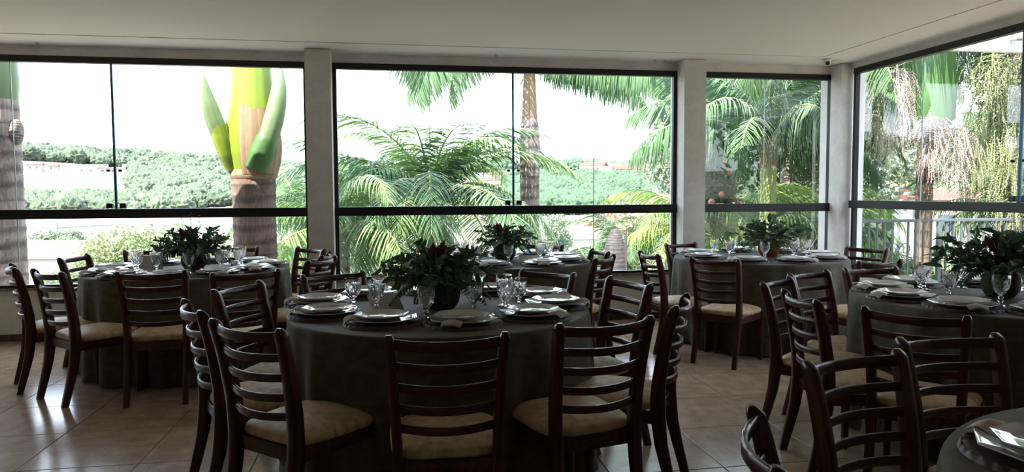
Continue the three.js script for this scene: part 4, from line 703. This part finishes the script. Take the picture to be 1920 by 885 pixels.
{ // low planting on the near bank
  for (const [x, z, s, d, label] of [[-0.6, -10.2, 0.9, 1, 'green shrub on the bank under the first pillar'], [1.7, -10.4, 1.0, 2, 'green shrub on the bank under the widest window'], [3.9, -10.0, 0.8, 3, 'green shrub on the bank beside the stump'], [5.2, -9.8, 0.8, 4, 'green shrub on the bank under the narrow window']])
    bush('bank_shrub', label, [x, -1.3, z], [1.1, 1.1, 0.8], 3200, 0.07, d % 2 ? M.palmLight : M.bush, 420 + d, { cat: 'shrub', lumps: 30 });
}
// ---------------------------------------------------------------- terrace, railing, pergola, sign
struct('bounce_yard', uvBox(-4.2, 10, -4.1, -3.65, -17, -7.85), M.concrete, 'unseen pale concrete slab added below the windows to bounce light onto the ceiling');  // unseen pale slab, added to throw sunlight up onto the ceiling
struct('terrace', uvBox(5.36, 9.6, -0.18, 0, -8.0, 4), M.stone, 'narrow stone terrace outside the side windows');
{
  const r = thing('railing', 'grey metal railing of upright bars with scrolls along the terrace', 'railing', [5.5, 0, -7.92]), L = 3.9;
  mesh('handrail', rbox(L, 0.035, 0.05, L / 2, 1.06, 0), M.rail, r); mesh('bottom_bar', rbox(L, 0.03, 0.03, L / 2, 0.1, 0), M.rail, r);
  for (const x of [0.02, 1.3, 2.6, 3.88]) mesh('post', rbox(0.05, 1.06, 0.05, x, 0.53, 0), M.rail, r);
  for (let i = 1; i < 36; i++) { const x = i * 0.108; if (i % 12 !== 0 && i % 12 !== 7) mesh('bar', rbox(0.022, 0.96, 0.022, x, 0.58, 0, 0.003), M.rail, r); }
  for (const x of [0.75, 2.05, 3.3]) for (const s of [-1, 1]) for (const up of [-1, 1]) {
    const pts = []; for (let k = 0; k <= 22; k++) { const a = k / 22 * 7.6, q = 0.085 * (1 - k / 30); pts.push(V(x + s * (0.085 - q * Math.cos(a)) , 0.6 + up * (0.1 + q * Math.sin(a)), 0)); }
    mesh('scroll', tube(pts, 0.008, 0.006, 5, 44), M.rail, r);
  }
}
{
  const p = thing('pergola', 'white beamed pergola with glass roof over the terrace', 'pergola');
  for (const x of [9.3]) for (const z of [-7.6, -4.2, -0.8]) mesh('post', rbox(0.12, 3.1, 0.12, x, 1.55, z), M.metalWhite, p);
  for (const z of [-7.6, -5.9, -4.2, -2.5, -0.8, 0.9]) mesh('beam', rbox(3.8, 0.14, 0.07, 7.65, 3.17, z), M.metalWhite, p);
  for (const x of [7.4, 9.3]) mesh('rafter', rbox(0.08, 0.1, 9.4, x, 3.29, -3.1), M.metalWhite, p);
  for (let i = 0; i < 5; i++) { const g = new THREE.PlaneGeometry(3.7, 1.66); g.rotateX(-Math.PI / 2); g.translate(7.65, 3.36, -6.75 + i * 1.7); mesh('roof_pane', g, M.glass, p); }
}
{
  const s = thing('arches_sign', 'tall pole sign with yellow double arches over a red board', 'sign', [49.45, 0, -62.9], -0.68);
  const red = std([0.5, 0.03, 0.03], 0.5), yel = std([0.85, 0.52, 0.03], 0.5), wht = std([0.85, 0.85, 0.83], 0.6);
  mesh('pole', rbox(0.3, 9, 0.3, 0, -3.6, -0.2), M.rail, s);
  for (const k of [-1, 1]) { const pts = []; for (let i = 0; i <= 16; i++) { const t = i / 16 * 2 - 1; pts.push(V(k * 0.3 + t * 0.32, 1.55 + 2.0 * Math.pow(1 - t * t, 0.45), 0)); } const g = tube(pts, 0.11, 0.11, 8, 32); g.scale(1, 1, 0.7); mesh('arch', g, yel, s); }
  mesh('board', rbox(1.45, 1.0, 0.2, 0, 1.2, 0, 0.03), red, s);
  const font = await new FontLoader().loadAsync('fonts/droid/droid_sans_bold.typeface.json');
  const t = new TextGeometry("McDonald's", { font, size: 0.19, depth: 0.03, curveSegments: 3 }); t.computeBoundingBox(); t.translate(-(t.boundingBox.max.x + t.boundingBox.min.x) / 2, 1.2, 0.1); mesh('lettering', t, wht, s);
}

scene.traverse((o) => { if (o.isMesh) { o.castShadow = true; o.receiveShadow = true; } });
renderer.render(scene, camera);
